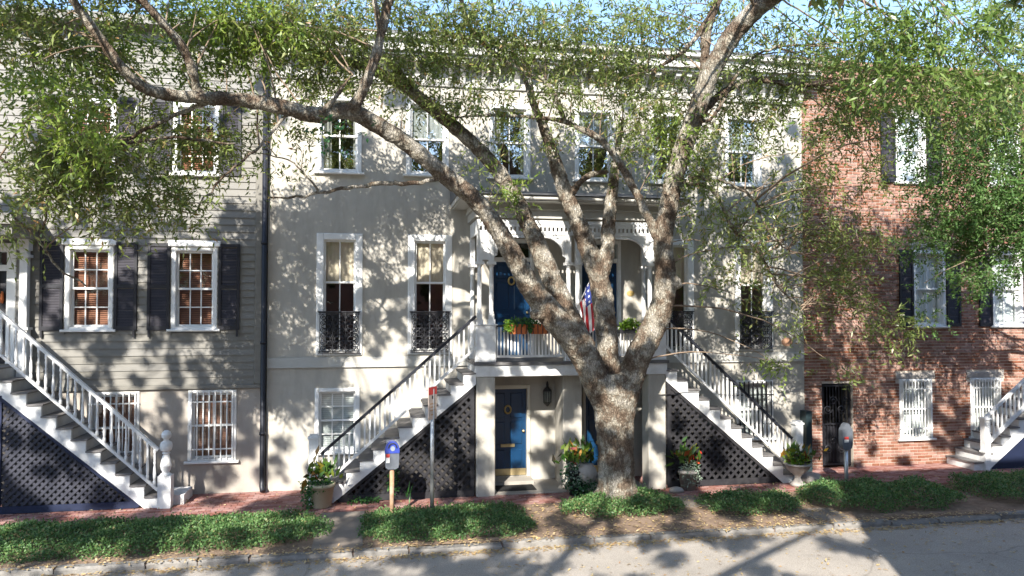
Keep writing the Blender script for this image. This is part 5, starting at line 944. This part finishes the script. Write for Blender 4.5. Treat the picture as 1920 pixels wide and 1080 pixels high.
p = thing('potted_plant', 'lime croton in a pale pedestal urn by the right newel', 'potted plant', (9.05, -1.5, 0))
MB().lathe([(.17, 0), (.17, .05), (.09, .1), (.06, .18), (.1, .24), (.24, .36), (.27, .44), (.31, .46), (.29, .49), (.24, .46)], (9.05, -1.5, 0), 20).build('urn', m_stone, p, True)
strap(p, (9.05, -1.5, .52), 80, .24, .08, m_croton, .17, 41); tumble(p, (9.05, -1.5, .58), (.3, .22, .14), 170, m_lime, 42, .1, .05)
def boulder(x, y, s, lab):
    m = MB().lathe([(.0, 0), (.16, .0), (.19, .06), (.15, .13), (.06, .16), (0, .165)], n=9); m.v = [(x + a * s * (1.3 + random.uniform(-.12, .12)), y + b * s * (1 + random.uniform(-.12, .12)), c * s) for a, b, c in m.v]
    m.build('boulder', m_stone, None, True, label=lab, cat='stone')
boulder(9.5, -1.25, 1.3, 'flat grey stone right of the pedestal urn'); boulder(6.2, -1.62, .7, 'small pale stone at the right pier foot')
strap(thing('seedling', 'single green shoot rising from the bed between meter and sign pole', 'plant', (.62, -2.2, 0)), (.62, -2.2, .15), 9, .3, .03, m_trail, .02, 51, 2.5, 'shoot')
q = thing('vine_plant', 'leafy sprig growing up the charcoal lattice', 'plant', (.35, -1.35, 0)); tumble(q, (.35, -1.36, .42), (.12, .05, .36), 90, m_trail, 52, .07, .05); tumble(q, (-.2, -1.4, .07), (.4, .1, .07), 160, m_trail, 53)
bx(2.5, 3.35, -.98, -.5, .021, .035).build('doormat', m_mat, None, label='dark doormat before the lower blue door', cat='doormat')
# flower boxes on the porch rail
def flower_box(x0, x1, lab, pots, mat, seed):
    b = thing('flower_box', lab, 'flower box', ((x0 + x1) / 2, YF - .05, 3.3))
    if pots:
        n = pots
        for k in range(n):
            a = x0 + (x1 - x0) * k / n + .02; c = x0 + (x1 - x0) * (k + 1) / n - .02
            MB().prism([(a, 3.52), (a + .04, 3.32), (c - .04, 3.32), (c, 3.52)], YF - .16, YF + .02).build('trough', m_terra, b)
            for j in range(4): MB().bar((a + .06 + (c - a - .12) * j / 3, YF - .168, 3.325), (a + .04 + (c - a - .08) * j / 3, YF - .168, 3.52), .014, .012).build('trough_bar', m_iron, b)
    else: bx(x0, x1, YF - .15, YF + .02, 3.32, 3.40).build('trough', m_iron, b)
    tumble(b, ((x0 + x1) / 2 - (.1 if pots else 0), YF - .08, 3.56 if pots else 3.5), ((x1 - x0) / 2, .14, .10 if pots else .14), 260, mat, seed, .08, .045)
    if pots: tumble(b, (x0 + .02, YF - .12, 3.47), (.12, .1, .15), 120, m_lime, seed + 1, .08, .05); tumble(b, ((x0 + x1) / 2, YF - .14, 3.45), (.09, .06, .14), 90, mat, seed + 2, .07, .04)
flower_box(2.66, 3.56, 'two slatted terracotta troughs of greenery hooked on the porch rail', 2, m_trail, 61)
flower_box(5.05, 5.50, 'dark trough of lime green foliage on the right porch rail', 0, m_lime, 64)
# flag on a short staff
FL = thing('flag', 'striped flag hanging limp from a staff at the middle porch posts', 'flag', (4.25, YF, 3.5))
MB().tube([(4.12, YF + .02, 3.75), (4.34, YF - .55, 4.52)], .012, 8).build('staff', m_white, FL, True)
m = MB(); nu, nv = 26, 24
def fp(u, v):                                       # u along the fly (down), v along the hoist
    px = 4.20 + .15 * v + .05 * math.sin(v * 7 + u * 2) * (1 - .3 * u) + .12 * u * (1 - v) - .02 * u; py = YF - .1 - .42 * v + .09 * math.sin(v * 11 + 1) * (.4 + u); pz = 3.97 + .48 * v - .78 * u + .06 * math.sin(v * 9) * u - .30 * v * u
    return (px, py, pz)
for i in range(nu + 1):
    for j in range(nv + 1): m.v.append(fp(i / nu, j / nv))
for i in range(nu):
    for j in range(nv):
        m.f.append((i * (nv + 1) + j, (i + 1) * (nv + 1) + j, (i + 1) * (nv + 1) + j + 1, i * (nv + 1) + j + 1))
        st_ = int(j * 13 / nv); can = i < nu * .42 and j >= nv * 6 / 13
        m.t.append((1.0 if (i % 3 or j % 3) else 0.) if can else (.5 if st_ % 2 == 0 else 0.))
m.build('cloth', m_flag, FL, True)
# ------------------------------------------------------------------ groups of alike things
for o in bpy.data.objects:
    if o.parent is None:
        k = o.name.split('.')[0]
        g_ = {'potted_plant': 'potted plants along the house fronts', 'parking_meter': 'parking meters along the kerb', 'ground_cover': 'ground cover beds in the tree lawn', 'flower_box': 'flower boxes on the porch rail', 'fallen_leaves': 'fallen leaves', 'row_house': 'houses across the street', 'boulder': 'stones by the porch flights'}.get(k)
        if g_: o['group'] = g_
